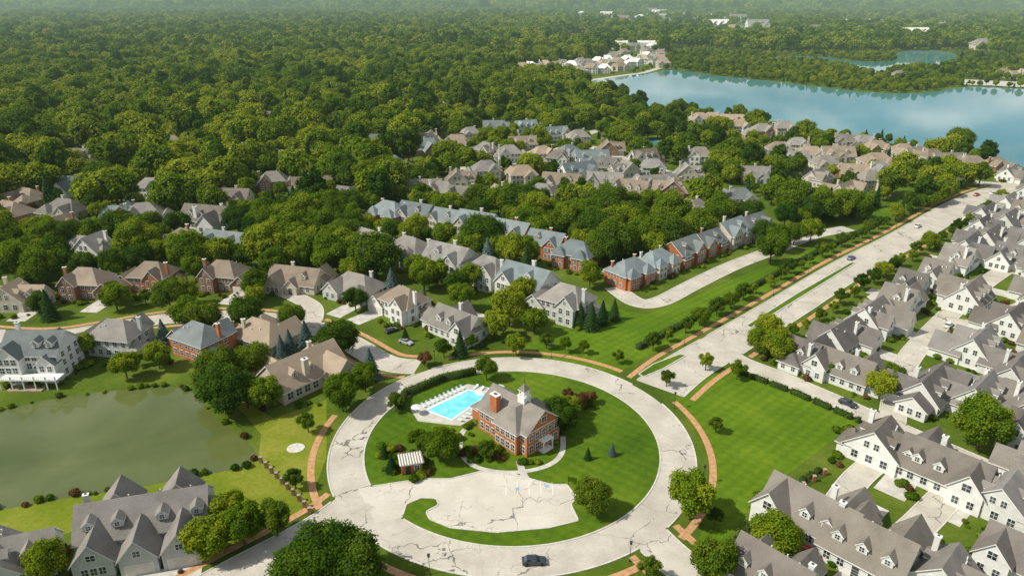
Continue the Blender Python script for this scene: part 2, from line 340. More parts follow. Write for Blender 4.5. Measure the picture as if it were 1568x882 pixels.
# ---------------------------------------------------------------- house builder
class PB:
    def __init__(s): s.p={}
    def add(s,part,v,f):
        V,F=s.p.setdefault(part,([],[])); o=len(V); V.extend(v); F.extend([tuple(i+o for i in q) for q in f])
    def box(s,part,cx,cy,z0,w,d,h):
        x0,x1,y0,y1=cx-w/2,cx+w/2,cy-d/2,cy+d/2; z1=z0+h
        s.add(part,[(x0,y0,z0),(x1,y0,z0),(x1,y1,z0),(x0,y1,z0),(x0,y0,z1),(x1,y0,z1),(x1,y1,z1),(x0,y1,z1)],
          [(0,3,2,1),(4,5,6,7),(0,1,5,4),(1,2,6,5),(2,3,7,6),(3,0,4,7)])
    def roof(s,cx,cy,w,d,z,rise,axis,hip=0.,oh=.5,th=.24,mat='roof'):
        T=(lambda a,b:(cx+a,cy+b)) if axis=='x' else (lambda a,b:(cx-b,cy+a))
        L,B=(w,d) if axis=='x' else (d,w)
        sl=rise/(B/2); hy=B/2+oh; hx=L/2+oh*(1 if hip else .7); ze=z-oh*sl+.1; zr=z+rise+.1
        rx=max(L/2-hip*B/2,.05) if hip else hx
        pts=[(-hx,-hy,ze),(hx,-hy,ze),(hx,hy,ze),(-hx,hy,ze),(-rx,0,zr),(rx,0,zr)]
        v=[T(a,b)+(c,) for a,b,c in pts]; lo=[(a,b,c-th) for a,b,c in v]
        s.add(mat,v,[(0,1,5,4),(2,3,4,5)]+([(1,2,5),(3,0,4)] if hip else []))
        s.add('trim',v+lo,[(0,6,7,1),(2,8,9,3)]+([(1,7,8,2),(3,9,6,0)] if hip else [(1,7,11,5),(5,11,8,2),(3,9,10,4),(4,10,6,0)])+[(6,10,11,7),(8,11,10,9)]+([(7,11,8),(9,10,6)] if hip else []))
    def wing(s,cx,cy,w,d,h,rise,axis='x',hip=0.,oh=.5,z0=0,wall='walls'):
        s.box(wall,cx,cy,z0,w,d,h); z=z0+h
        if not hip:
            T=(lambda a,b:(cx+a,cy+b)) if axis=='x' else (lambda a,b:(cx-b,cy+a))
            L,B=(w,d) if axis=='x' else (d,w); L/=2;B/=2
            v=[T(-L,-B)+(z,),T(-L,B)+(z,),T(-L,0)+(z+rise,),T(L,-B)+(z,),T(L,B)+(z,),T(L,0)+(z+rise,)]
            s.add(wall,v,[(0,2,1),(3,4,5)])
        s.roof(cx,cy,w,d,z,rise,axis,hip,oh)
    def win(s,side,cx,cy,w,d,u,z,ww=1.1,wh=1.5,part='windows'):
        def b(part,t,aw,ah,au,az):
            if side=='-y': s.box(part,cx+au,cy-d/2-t/2,az-ah/2,aw,t,ah)
            elif side=='+y': s.box(part,cx+au,cy+d/2+t/2,az-ah/2,aw,t,ah)
            elif side=='-x': s.box(part,cx-w/2-t/2,cy+au,az-ah/2,t,aw,ah)
            else: s.box(part,cx+w/2+t/2,cy+au,az-ah/2,t,aw,ah)
        b('trim',.06,ww+.3,wh+.3,u,z); b(part,.09,ww,wh,u,z)
        if part=='windows':
            b('trim',.12,.07,wh-.02,u,z); b('trim',.115,ww-.02,.07,u,z)
        else:
            for k in (-.25,0,.25): b('trim',.10,ww-.02,.04,u,z+k*wh)
    def wins(s,side,cx,cy,w,d,us,z,ww=1.1,wh=1.5):
        for u in us: s.win(side,cx,cy,w,d,u,z,ww,wh)
    def dormer(s,cx,cy,z,w=1.8,d=2.6,h=1.3,face='-y'):
        s.wing(cx,cy,w if face in('-y','+y') else d,d if face in('-y','+y') else w,h,.9,'y' if face in('-y','+y') else 'x',0,.25,z)
        ww,dd=(w,d) if face in('-y','+y') else (d,w)
        s.win(face,cx,cy,ww,dd,0,z+h*.6,.8,.9)
    def chimney(s,cx,cy,z,h,part='walls',w=1.0,d=.8):
        s.box(part,cx,cy,z,w,d,h); s.box('trim',cx,cy,z+h,w+.2,d+.2,.18); s.box('windows',cx,cy,z+h+.18,w*.4,d*.4,.2)
    def vents(s,pts):
        for x,y,z in pts: s.box('trim',x,y,z,.22,.22,.7)
V={}
def var(n):
    p=PB(); V[n]=p; return p
p=var('ranch'); p.wing(0,0,17,11,3.4,4.2,'x',.9); p.wing(-4.5,-5.5,6.5,6,3.4,3.0,'y'); p.wing(5.2,-5,6.6,7,3.3,2.8,'y',.9)
p.wins('-y',-4.5,-5.5,6.5,6,[-1.2,1.2],1.8); p.win('-y',-4.5,-5.5,6.5,6,0,4.4,.8,.8); p.win('-y',5.2,-5,6.6,7,0,1.3,4.8,2.2,'garage_door')
p.win('-y',0,0,17,11,.3,1.3,1.2,2.3,'door'); p.wins('+y',0,0,17,11,[-6,-3,0,3,6],1.9,1.4,1.6); p.wins('-x',0,0,17,11,[-2,2],1.9); p.wins('+x',0,0,17,11,[-2,2,4],1.9)
p.chimney(4,3,4.5,3.4); p.vents([(-2,2.5,5.6),(1,3,5.2)]); p.box('driveway',5.2,-13,.0,6,9.5,.03)
p=var('gabled_ranch'); p.wing(0,0,18,10,3.4,4.4,'x'); p.wing(-5,-5,7,6,3.4,3.6,'y'); p.wing(1,-5.2,4.5,3,3.2,2.2,'y'); p.wing(7,4,7,8,3.4,3.4,'y'); p.dormer(4.5,-2.5,4.8)
p.wins('-y',-5,-5,7,6,[-1.6,0,1.6],1.8); p.wins('-y',0,0,18,10,[4.5,6.5],1.8); p.win('-y',1,-5.2,4.5,3,0,1.3,1.3,2.2,'door'); p.wins('+x',0,0,18,10,[-2.5,0,2.5],1.8); p.wins('-x',0,0,18,10,[-2.5,0,2.5],1.8); p.wins('-x',0,0,18,10,[0],5); p.win('+y',7,4,7,8,0,1.3,4.9,2.2,'garage_door')
p.chimney(-2,1.5,5,3.6); p.vents([(3,1.5,6.4)]); p.box('driveway',7,12,0,6,7,.03)
p=var('two_storey'); p.wing(0,0,13,10,5.8,3.8,'x',.8); p.wing(-3.2,-5,5.5,4,5.9,3.0,'y'); p.wing(8.5,-1.5,7,8,3.3,3.0,'y'); p.wing(-6.8,2.5,4,5,3.2,1.8,'x',.7)
for zz in(1.7,4.4):
    p.wins('-y',-3.2,-5,5.5,4,[-1.2,1.2],zz); p.wins('-y',0,0,13,10,[1.3,3.4,5],zz,1,1.5); p.wins('+y',0,0,13,10,[-5,-2.5,0,2.5,5],zz,1.2,1.5); p.wins('-x',0,0,13,10,[-3,0],zz); p.wins('+x',0,0,13,10,[-3,0,3],zz)
p.win('-y',-3.2,-5,5.5,4,0,7.0,.8,.9); p.win('-y',8.5,-1.5,7,8,0,1.3,4.9,2.2,'garage_door'); p.win('-y',8.5,-1.5,7,8,0,4.2,.9,1); p.wins('+x',8.5,-1.5,7,8,[-2,2],1.8)
p.chimney(-6.2,-1.5,0,10.0); p.vents([(2,2,8),(3.4,2.4,7.8)]); p.box('driveway',8.5,-10,.0,6,9,.03)
p=var('cape'); p.wing(0,0,14,10,3.6,5.2,'x'); p.wing(4.2,6.2,6.6,8,3.3,4.0,'y'); p.wing(-3.6,4.6,5,5,4.6,2.9,'y')
for x in(-4.2,0,4.2): p.dormer(x,-2.7,4.9)
p.wins('-y',0,0,14,10,[-5,-2.6,2.6,5],1.9); p.win('-y',0,0,14,10,0,1.25,1.2,2.3,'door'); p.wins('-x',0,0,14,10,[-2.6,0,2.6],1.9); p.wins('-x',0,0,14,10,[-1.2,1.2],5.0,1,1.4)
p.wins('+x',0,0,14,10,[-2.6,0,2.6],1.9); p.wins('+x',0,0,14,10,[-1.2,1.2],5.0,1,1.4); p.win('+y',4.2,6.2,6.6,8,0,1.3,4.9,2.2,'garage_door'); p.win('+y',4.2,6.2,6.6,8,0,4.4,.9,1.2)
p.wins('+y',-3.6,4.6,5,5,[-1,1],1.8); p.wins('+y',-3.6,4.6,5,5,[0],4.6,1.3,1.3); p.chimney(-6,1.2,4,5.0); p.vents([(2,2,6.8),(-1,2.4,6.5)]); p.box('driveway',4.2,13.5,0,6,7,.03)
p=var('cape_wide'); p.wing(0,0,16,9.5,3.4,4.8,'x'); p.wing(-5.5,-3,6,7,4.6,3.4,'y'); p.wing(4.6,5.5,7,7,3.2,3.8,'y'); p.wing(9.5,0,5,7,3.0,2.6,'x')
for x in(0.2,4.2): p.dormer(x,-2.6,4.6)
p.wins('-y',0,0,16,9.5,[-.5,2,4.5,6.6],1.8); p.wins('-y',-5.5,-3,6,7,[-1.3,1.3],1.8); p.win('-y',-5.5,-3,6,7,0,5.2,1.5,1.5); p.wins('-x',-5.5,-3,6,7,[-2,0,2],1.8); p.wins('-x',0,0,16,9.5,[2.5],1.8); p.wins('+x',9.5,0,5,7,[-2,0,2],1.7)
p.win('+y',4.6,5.5,7,7,0,1.3,4.9,2.2,'garage_door'); p.win('+y',4.6,5.5,7,7,0,4.5,1.2,1.2); p.wins('+y',0,0,16,9.5,[-6,-3.5,-1],1.8,1.3); p.chimney(1.8,3.2,4.4,4.2); p.vents([(-3,2,6.3)]); p.box('driveway',4.6,12,0,6,7,.03)
p=var('cottage'); p.wing(0,0,11,9,3.8,4.8,'y'); p.wing(6.2,1,8,7.5,3.4,4.0,'x'); p.wing(-5,-1,4,6,3.2,2.4,'x',.8)
p.dormer(6.6,-1.2,4.3); p.dormer(-2.6,0.5,5.0,face='-x'); p.dormer(2.6,-2.0,5.0,face='+x')
p.wins('-y',0,0,11,9,[-3,0,3],1.9,1.3,1.6); p.wins('-y',0,0,11,9,[-1,1],5.2,1,1.4); p.wins('+y',0,0,11,9,[-3,0,3],1.9); p.win('+y',0,0,11,9,0,5.3,1.4,1.4)
p.win('-y',6.2,1,8,7.5,0.7,1.25,4.9,2.2,'garage_door'); p.wins('+x',6.2,1,8,7.5,[-2,0,2],1.8); p.win('+x',6.2,1,8,7.5,0,4.6,1,1.2); p.wins('-x',-5,-1,4,6,[-1.5,1.5],1.8)
p.chimney(-3.2,2.8,5,4.2); p.vents([(2.2,2,6.8),(2.0,3.2,6.9)]); p.box('driveway',6.8,-7,0,6,8,.03)
p=var('townhouse'); p.wing(0,0,15,11,5.7,4.0,'x',.85); p.wing(-4.2,-5.4,5,3.6,5.7,2.6,'y',.9); p.wing(4.2,-5.4,5,3.6,5.7,2.6,'y',.9); p.wing(0,6,9,6,3.2,2.4,'x',.8)
for zz in(1.7,4.3):
    p.wins('-y',-4.2,-5.4,5,3.6,[-1.2,1.2],zz); p.wins('-y',4.2,-5.4,5,3.6,[-1.2,1.2],zz); p.wins('-y',0,0,15,11,[-.9,.9],zz,.9); p.wins('+y',0,0,15,11,[-6,-3,3,6],zz); p.wins('-x',0,0,15,11,[-3,0,3],zz); p.wins('+x',0,0,15,11,[-3,0,3],zz)
p.chimney(-6,3,6,3.0); p.chimney(6,3,6,3.0); p.vents([(1,2.5,8.2)]); p.box('driveway',0,13,0,8,7,.03)
p=var('townhouse_gabled'); p.wing(0,0,15,11,5.6,4.2,'x'); p.wing(-4,-4.6,6,4,5.6,3.2,'y'); p.wing(4.6,-5,4.6,3,4.4,2.4,'y',.9); p.wing(1,6,8,6,3.2,2.4,'x',.8)
for zz in(1.7,4.3):
    p.wins('-y',-4,-4.6,6,4,[-1.5,0,1.5],zz); p.wins('-y',4.6,-5,4.6,3,[-1,1],zz-.2,.9); p.wins('+y',0,0,15,11,[-6,-3,6],zz); p.wins('-x',0,0,15,11,[-3,0,3],zz); p.wins('+x',0,0,15,11,[-3,0,3],zz)
p.win('-y',-4,-4.6,6,4,0,6.8,1,1); p.dormer(2.6,-2.4,7); p.chimney(0,3,6.5,3.6)
p=var('lake_house'); p.wing(0,0,13,10,5.2,3.6,'x',.8); p.wing(3,-5.2,6,4,4.6,2.6,'y'); p.wing(-4.5,4.5,6,5,4.4,2.6,'y')
for zz in(1.7,4.0): p.wins('-y',0,0,13,10,[-5,-3,-1],zz,1.3); p.wins('-y',3,-5.2,6,4,[-1.2,1.2],zz); p.wins('-x',0,0,13,10,[-2,2],zz); p.wins('+x',0,0,13,10,[-2,2],zz)
p.chimney(-4,1.5,6,3)
p=var('deck_house'); p.wing(0,2,15,11,7.6,4.4,'x'); p.wing(-4,-4,6,4,7.6,3.2,'y'); p.wing(5,-3.6,4.6,3,5.6,2.2,'y'); p.wing(0,8,7,6,5,3.4,'y')
for zz in(1.6,4.2,6.6):
    p.wins('-y',-4,-4,6,4,[-1.7,0,1.7],zz,1.2,1.5); p.wins('-y',0,2,15,11,[-.2,1.5,6.6],zz,1.2,1.6); p.wins('+x',0,2,15,11,[-3,0,3],zz); p.wins('-x',0,2,15,11,[-3,0,3],zz)
p.wins('-y',5,-3.6,4.6,3,[-1,1],4.2); p.dormer(2,-1.2,9.2); p.dormer(5.5,-1.2,9.2); p.chimney(-6,4,9,4.2,'trim')
p.box('trim',2,-6.9,2.7,15,3.8,.22)
for x in(-5.3,-2.3,.7,3.7,6.7,9.2): p.box('trim',x,-8.6,0,.22,.22,4.0)
for x in np.arange(-5.4,9.4,.5): p.box('trim',x,-8.72,2.9,.07,.07,1.0)
p.box('trim',2,-8.85,3.9,15.1,.09,.09); p.box('wood',1,-8,.0,9,3,.3)
p=var('terraced'); p.wing(0,3,25,12,5.4,5.0,'x'); p.wing(8,-5,7,8,4.2,4.2,'y'); p.wing(0.2,-5,7,8,4.2,4.2,'y'); p.wing(-8.2,-4,7.4,8,4.2,4.2,'y')
p.wing(-6,9,8,6,5.2,4.6,'y'); p.wing(6,9,8,6,5.2,4.6,'y'); p.wing(12.5,3,5,7,4.6,3,'x',.8)
for x in(8,.2): p.win('-y',x,-5,7,8,0,1.35,5,2.3,'garage_door'); p.win('-y',x,-5,7,8,0,5.2,1.3,1.3)
p.wins('-y',-8.2,-4,7.4,8,[-1.6,0,1.6],1.9,1.2,1.6); p.win('-y',-8.2,-4,7.4,8,0,5.2,1.6,1.3)
for x in(-9.5,-4.2,4.2,10.8): p.dormer(x,-.6,7.0,2.2)
for zz in(1.7,4.2): p.wins('+x',0,3,25,12,[-4.5,5],zz); p.wins('-x',0,3,25,12,[-4,-1,2,5],zz)
p.wins('+x',12.5,3,5,7,[-2,0,2],1.8); p.vents([(-3,4.5,9.2),(3,5,9.0),(9,5,8.8)]); p.chimney(-11,5,8,3); p.box('driveway',4.2,-13,0,15,9,.03)
p=var('villa'); p.wing(0,0,20,12,3.8,5.2,'x'); p.wing(-5,7.5,8,8,3.6,3.8,'y'); p.wing(6,-7,8,8,3.8,4.2,'y'); p.wing(9,5,6,9,3.4,2.8,'y',.8)
p.wins('-y',0,0,20,12,[-8,-5.5,-3,-.5],1.9,1.6,1.8); p.wins('-y',6,-7,8,8,[-1.6,1.6],1.9,1.5); p.wins('-x',0,0,20,12,[-3,0,3],1.9); p.wins('+x',0,0,20,12,[-3,3],1.9); p.wins('-x',0,0,20,12,[0],5.4)
p.dormer(-5,-3,5.2); p.dormer(0,-3,5.2); p.chimney(-2,-4.6,3.2,6.0,'walls',1.4,1.2); p.chimney(5,3.5,4,4.8); p.win('+y',-5,7.5,8,8,0,1.3,5,2.2,'garage_door'); p.box('driveway',-5,15,0,7,8,.03)
VM={}
PM={'roof':'r_grey','walls':'white','trim':'trim','windows':'glass','driveway':'drive','garage_door':'gdoor','door':'metal','wood':'wood'}
for k,pb in V.items():
    VM[k]={}
    for part,(v,f) in pb.p.items(): VM[k][part]=mesh_from(k+'_'+part,v,f,M[PM[part]])
HOUSES=[];hc=0
def house(name,variant,x,y,yaw,sc,wall,roof,far=False,flip=False):
    global hc; hc+=1
    e=bpy.data.objects.new(name,None); e.location=(x,y,0); e.rotation_euler=(0,0,math.radians(yaw)); e.scale=(-sc if flip else sc,sc,sc); link(e)
    for part,me in VM[variant].items():
        if far and part=='driveway': continue
        o=bpy.data.objects.new(part,me); o.parent=e; ROOT.objects.link(o)
        if part=='driveway': o.location.z=.02+.0015*(hc%20)
        if part in('walls','roof'):
            o.material_slots[0].link='OBJECT'; o.material_slots[0].material=M[wall if part=='walls' else roof]
    HOUSES.append((x,y,9.5*sc if variant not in('terraced','villa') else 14))
    return e
A=[(140,450,-5,'two_storey','brickd','r_brown'),(240,440,-8,'two_storey','brick','r_brown'),(348,438,-12,'two_storey','brickd','r_brown'),(457,440,-15,'gabled_ranch','cream','r_brown'),(548,450,-30,'ranch','greyw','r_grey'),(622,482,-40,'two_storey','white','r_brown'),(702,512,-40,'cape_wide','white','r_grey'),(25,470,0,'cottage','cream','r_tan'),(65,572,0,'deck_house','white','r_blue'),(187,535,170,'two_storey','greyw','r_grey'),(312,540,150,'two_storey','brick','r_blue'),(405,525,150,'ranch','cream','r_tan'),(466,585,50,'villa','cream','r_tan'),(228,832,15,'terraced','greyw','r_grey'),(-8,885,20,'cottage','greyw','r_grey')]
for u,v_,yaw,va,w,r in A:
    x,y=G((u,v_)); house('brick_house' if 'brick' in w else 'suburban_house',va,x,y,yaw,.93 if va=='terraced' else 1.05,w,r,flip=(u in(702,622,240)))
def batch(L,name,variants,walls,roofs,sc=1.,far=True,jit=6):
    for i,(u,v_,yaw) in enumerate(L):
        x,y=G((u,v_)); house(name,variants[(i*7+u)%len(variants)],x,y,yaw+random.uniform(-jit,jit),sc*random.uniform(.92,1.08),walls[(i*5+v_)%len(walls)],roofs[(i*3+u+v_)%len(roofs)],far,flip=random.random()<.45)
batch([(45,312,-20),(20,335,-20)],'brick_house',['ranch'],['brick'],['r_brown'],1.15)
batch([(105,330,-10),(100,358,-20),(148,395,-15),(225,345,20),(320,345,-15),(290,382,-30),(357,312,0),(350,382,-20),(420,291,10),(130,296,0),(240,216,0),(110,222,10),(125,249,-10),(265,232,20),(415,189,0),(305,209,20),(545,312,-20),(480,295,10),(600,264,0),(640,236,20),(700,226,-10),(430,204,-10),(380,244,10),(575,229,0),(180,259,0),(60,269,20),(520,244,0),(200,130,0),(90,140,10),(210,182,0),(165,178,5),(195,340,10),(455,250,10),(235,300,0)],'suburban_house',['ranch','two_storey','cottage','villa','gabled_ranch'],['greyw','white','cream','brickd'],['r_grey','r_brown','r_warm','r_blue','r_grey'],1.1)
batch([(598,342,-30),(640,345,-30),(685,352,-30),(732,362,-30),(785,374,-30),(838,389,-30),(882,405,-30)],'brick_townhouse',['townhouse','townhouse_gabled'],['brick','brick','cream'],['r_blue'],1.1,True,2)
batch([(575,390,-35),(630,402,-35),(690,417,-35),(750,434,-35),(808,454,-35),(868,482,-35)],'white_townhouse',['two_storey','townhouse','townhouse_gabled'],['white','greyw'],['r_blue','r_grey'],1.15,True,3)
batch([(962,432,40),(1003,416,40),(1043,400,40),(1080,385,40),(1115,371,40),(1148,360,40)],'brick_townhouse',['townhouse','townhouse_gabled'],['brick','cream'],['r_blue'],1.0,True,2)
batch([(680,308,-20),(650,297,10),(715,313,-30),(765,313,20),(830,308,-20),(855,254,0),(885,272,20),(925,290,-20),(960,270,30),(1000,267,0),(1070,252,-20),(1005,292,10),(965,302,-30),(1062,335,40),(1130,315,0),(1232,318,40),(1292,305,30),(1215,252,10),(1050,274,-10),(885,220,0),(830,247,20),(760,202,-10),(805,202,10),(680,172,0),(580,174,0),(745,242,-30),(800,227,0),(850,214,20),(930,237,-10),(870,242,30),(1340,272,30),(1160,277,0),(1250,282,40),(660,222,0),(720,214,20),(780,247,0),(905,252,0),(985,250,20),(700,285,0),(800,280,10),(745,275,0),(860,290,-20),(930,262,0),(1030,300,0)],'suburban_house',['two_storey','cottage','gabled_ranch','lake_house','cape_wide'],['greyw','cream','white','greyw','cream','brickd'],['r_grey','r_brown','r_warm','r_tan','r_grey','r_blue'],1.08,True,14)
batch([(1070,193,0),(1090,188,0),(1130,203,20),(1165,212,10),(1200,206,0),(1300,225,0),(1320,228,10),(1340,232,0),(1380,240,0),(1400,245,20),(1422,252,0),(1310,272,0),(1330,288,0),(1280,245,0),(1520,265,20),(1450,255,0),(1260,262,20),(1485,264,0),(1545,275,30),(1340,255,10),(1290,228,0),(1120,190,0),(1220,232,0),(1240,242,0),(1190,242,0)],'lake_house',['lake_house','ranch','two_storey','gabled_ranch'],['cream','white','cream','brickd'],['r_brown','r_tan','r_grey','r_tan'],1.05,True,15)
batch([(1228,560,223),(1285,530,223),(1330,502,223),(1372,478,223),(1392,450,223),(1430,432,223),(1462,412,223),(1480,392,223),(1512,378,223),(1500,360,223),(1540,350,223),(1565,338,223),(1505,340,223),(1540,322,223),(1570,309,223)],'white_house',['cape','cottage','cape_wide'],['white'],['r_dark','r_warm','r_grey'],1.04,False,2)
batch([(1288,580,-47),(1492,550,43),(1550,590,43),(1420,612,43),(1495,625,43),(1545,508,43),(1590,540,43),(1590,470,43),(1540,405,43),(1580,383,43),(1600,430,43),(1568,645,43),(1620,590,43),(1480,470,43)],'white_house',['cottage','cape_wide','cape'],['white'],['r_warm','r_dark','r_grey'],1.04,False,2)
batch([(1340,700,-47),(1440,738,-47),(1530,785,-47),(1240,808,-47),(1325,862,-47),(1440,905,-47),(1600,690,-47),(1575,880,-47),(1180,900,-47),(1640,820,-47),(1620,750,-47)],'white_house',['cape','cape_wide','cottage'],['white'],['r_warm','r_dark','r_grey'],1.05,False,2)
batch([(785,114,0),(800,112,0),(812,108,0),(825,112,0),(835,107,0),(850,110,10),(862,105,0),(875,108,0),(888,103,0),(900,106,0),(915,101,0),(925,104,0),(930,98,0),(945,102,0),(960,98,0),(970,103,0),(985,98,0),(990,92,0),(1010,97,0),(970,78,0),(1000,76,0),(950,76,0),(990,84,0),(940,74,0),(1010,88,0),(955,86,0),(905,112,0),(870,115,0),(940,93,0),(1015,104,0),(818,117,0),(842,118,0),(885,117,0),(925,112,0),(950,109,0)],'waterfront_house',['lake_house','two_storey'],['white','cream'],['r_tan','r_grey','trim'],1.35,True,25)
batch([(890,26,0),(930,28,0),(980,32,0),(1010,26,0),(1050,27,0),(1085,29,0),(1060,38,0),(1100,44,0),(1020,38,0),(1130,33,0),(1220,52,0),(1250,54,0),(1500,77,0),(1400,62,0),(1450,44,0),(950,36,0),(900,34,0),(1000,22,0),(1120,50,0),(1160,45,0)],'distant_building',['lake_house','terraced'],['white','cream'],['r_tan','trim','r_grey'],2.3)
batch([(1550,120,10),(1535,116,0),(1565,117,5),(1375,119,0)],'waterfront_house',['lake_house','two_storey'],['cream','white'],['r_tan','r_grey'],1.0)
for u,v_,w in((1300,36,190),(1365,40,160),(1420,42,150),(1235,52,110),(1000,27,150),(1050,24,130),(960,30,120),(1080,32,140),(975,74,90)):
    pb=PB(); pb.box('walls',0,0,0,w,60,11); pb.box('roof',0,0,11,w-1,59,.5)
    for k in range(int(w/12)): pb.box('windows',-w/2+8+k*12,-30.05,3,5,.2,3); pb.box('roof',-w/2+8+k*12,4,11.5,3,3,1.5)
    e=bpy.data.objects.new('warehouse',None); x,y=G((u,v_)); e.location=(x,y,0); link(e)
    for part,(vv,ff) in pb.p.items(): obj(part,mesh_from('wh_'+part,vv,ff,M[{'walls':'white','roof':'trim','windows':'glass'}[part]]),parent=e)
# ---------------------------------------------------------------- clubhouse
pb=PB()
pb.wing(0,0,17,11,6.2,4.2,'x',0,.5); pb.wing(2.5,0,7.5,13.5,6.2,3.6,'y',.9,.5); pb.wing(-10.5,0,5,7,3.6,2.4,'x',.8)
for zz in(1.7,4.6):
    pb.wins('+x',0,0,17,11,[-4.2,-2.1,0,2.1,4.2],zz,1.1,1.7); pb.wins('-y',0,0,17,11,[-7,-5,-3],zz,1.1,1.7); pb.wins('-y',0,0,17,11,[7.2],zz,1.1,1.7); pb.wins('-y',2.5,0,7.5,13.5,[-2.6,-.9,.9,2.6],zz,1.1,1.7); pb.wins('+y',0,0,17,11,[-7,-5,-3],zz)
pb.win('+x',0,0,17,11,0,8,1.5,1.3); pb.box('trim',0,0,6.05,17.15,11.15,.2)
pb.box('trim',9.3,0,0,1.8,3.4,.3); pb.box('trim',9.3,0,2.9,1.8,3.4,.3)
for b in(-1.5,1.5): pb.box('trim',10,b,.3,.25,.25,2.6)
pb.chimney(-3.5,-4.2,5.5,5.6,'walls',2.2,1.5)
pb.box('trim',2,0,9.8,2.2,2.2,1.7); pb.box('trim',2,0,11.5,2.5,2.5,.15)
for a in(-.75,.75):
    for b in(-.75,.75): pb.box('trim',2+a,b,11.65,.25,.25,1.4)
pb.box('trim',2,0,13.05,2.2,2.2,.15); pb.add('roof',[(.9,-1.1,13.2),(3.1,-1.1,13.2),(3.1,1.1,13.2),(.9,1.1,13.2),(2,0,14.8)],[(0,1,4),(1,2,4),(2,3,4),(3,0,4)]); pb.box('metal',2,0,14.7,.08,.08,1.5)
e=bpy.data.objects.new('brick_clubhouse',None); e.location=(1.5,148.6,0); e.rotation_euler=(0,0,math.radians(-46)); link(e)
for part,(vv,ff) in pb.p.items(): obj(part,mesh_from('club_'+part,vv,ff,M[{'walls':'brick','roof':'r_warm','trim':'trim','windows':'glass','metal':'metal'}[part]]),parent=e)
HOUSES.append((1.5,148,11))
pb=PB(); pb.box('walls',0,0,0,4.6,3.6,2.7); pb.box('trim',0,0,2.7,5.4,4.4,.22)
for k in range(9): pb.box('wood',-2.4+k*.6,0,2.95,.14,4.6,.2)
pb.box('metal',-.9,-1.85,0,1.1,.1,2.1); pb.win('-y',0,0,4.6,3.6,1.1,1.6,1,1)
e=bpy.data.objects.new('brick_pump_house',None); x,y=G((630,718)); e.location=(x,y,0); e.rotation_euler=(0,0,math.radians(15)); link(e)
for part,(vv,ff) in pb.p.items(): obj(part,mesh_from('kiosk_'+part,vv,ff,M[{'walls':'brick','trim':'trim','wood':'wood','metal':'metal','windows':'glass'}[part]]),parent=e)
HOUSES.append((x,y,4))
DECK=GP([(628,626),(716,588),(778,598),(776,612),(704,652),(640,645)]); sheet('pool_deck',DECK,.05,M['drive'])
POOL=GP([(652,628),(718,597),(746,606),(692,643)])
sheet('pool_water',POOL,.06,M['poolw']); v,f=ribbon(POOL+[POOL[0]],.5,.12,.1); obj('pool_coping',mesh_from('coping',v,f,M['paint']))
pb=PB(); pb.box('f',0,0,.25,.65,1.3,.06); pb.add('f',[(-.32,.6,.28),(.32,.6,.28),(.32,1.1,.75),(-.32,1.1,.75)],[(0,1,2,3)])
for a in(-.28,.28):
    for b in(-.55,.55): pb.box('f',a,b,.0,.06,.06,.25)
lm=mesh_from('lounger',*pb.p['f'],M['cushion'])
def along(a,b,n,off):
    a,b=Vector(a),Vector(b); d=(b-a).normalized(); nn=Vector((-d.y,d.x))
    return [(a+(b-a)*(i+.5)/n+nn*off,math.atan2(d.y,d.x)) for i in range(n)]
for (a,b,n_,o_) in((POOL[0],POOL[1],10,1.7),(POOL[2],POOL[3],8,1.8),(POOL[1],POOL[2],3,1.7)):
    for q,an in along(a,b,n_,o_): obj('pool_lounger',lm,(q.x,q.y,.05),an+random.uniform(-.1,.1))
def umbrella():
    bm=bmesh.new(); bmesh.ops.create_cone(bm,segments=6,radius1=.05,radius2=.05,depth=2.4,matrix=Matrix.Translation((0,0,1.2)))
    bmesh.ops.create_cone(bm,segments=8,radius1=1.4,radius2=.05,depth=.6,cap_ends=False,matrix=Matrix.Translation((0,0,2.4)))
    me=bpy.data.meshes.new('umbrella'); bm.to_mesh(me); me.materials.append(M['paint']); return me
um=umbrella()
for u,v_ in((638,634),(735,612),(765,603)): x,y=G((u,v_)); obj('pool_umbrella',um,(x,y,.05))
def strip_path(pts,w,z,name='garden_path'):
    v,f=ribbon(catmull(GP(pts),6),w,z); obj(name,mesh_from(name,v,f,M['drive']))
strip_path([(726,648),(708,662),(705,690),(724,712),(760,722),(800,722),(840,712),(860,694),(862,668)],1.3,.05)
strip_path([(795,706),(800,722),(806,733)],1.6,.055)
for cx_,cy_ in((792,748),(838,744)):
    x,y=G((cx_,cy_)); pb=PB(); pb.box('p',0,0,.0415,.9,.9,.003); obj('accessible_bay_marking',mesh_from('bay',*pb.p['p'],M['bluepaint']),(x,y,0),.3)
pb=PB()
for i,(u,v_) in enumerate(((775,742),(792,741),(810,741),(828,740),(846,742))):
    x,y=G((u,v_+6)); pb.box('p',x,y,.041,.1,4.2,.003)
obj('parking_bay_lines',mesh_from('bay_lines',*pb.p['p'],M['paint']))
x,y=G((453,686)); v=[(x+2.1*math.cos(a),y+1.9*math.sin(a),.12) for a in np.linspace(0,2*math.pi,24,endpoint=False)]; v+=[(a,b,0) for a,b,c in v]
obj('concrete_well_cover',mesh_from('cover',v,[list(range(24))]+[(i,(i+1)%24,24+(i+1)%24,24+i) for i in range(24)],M['kerb']))
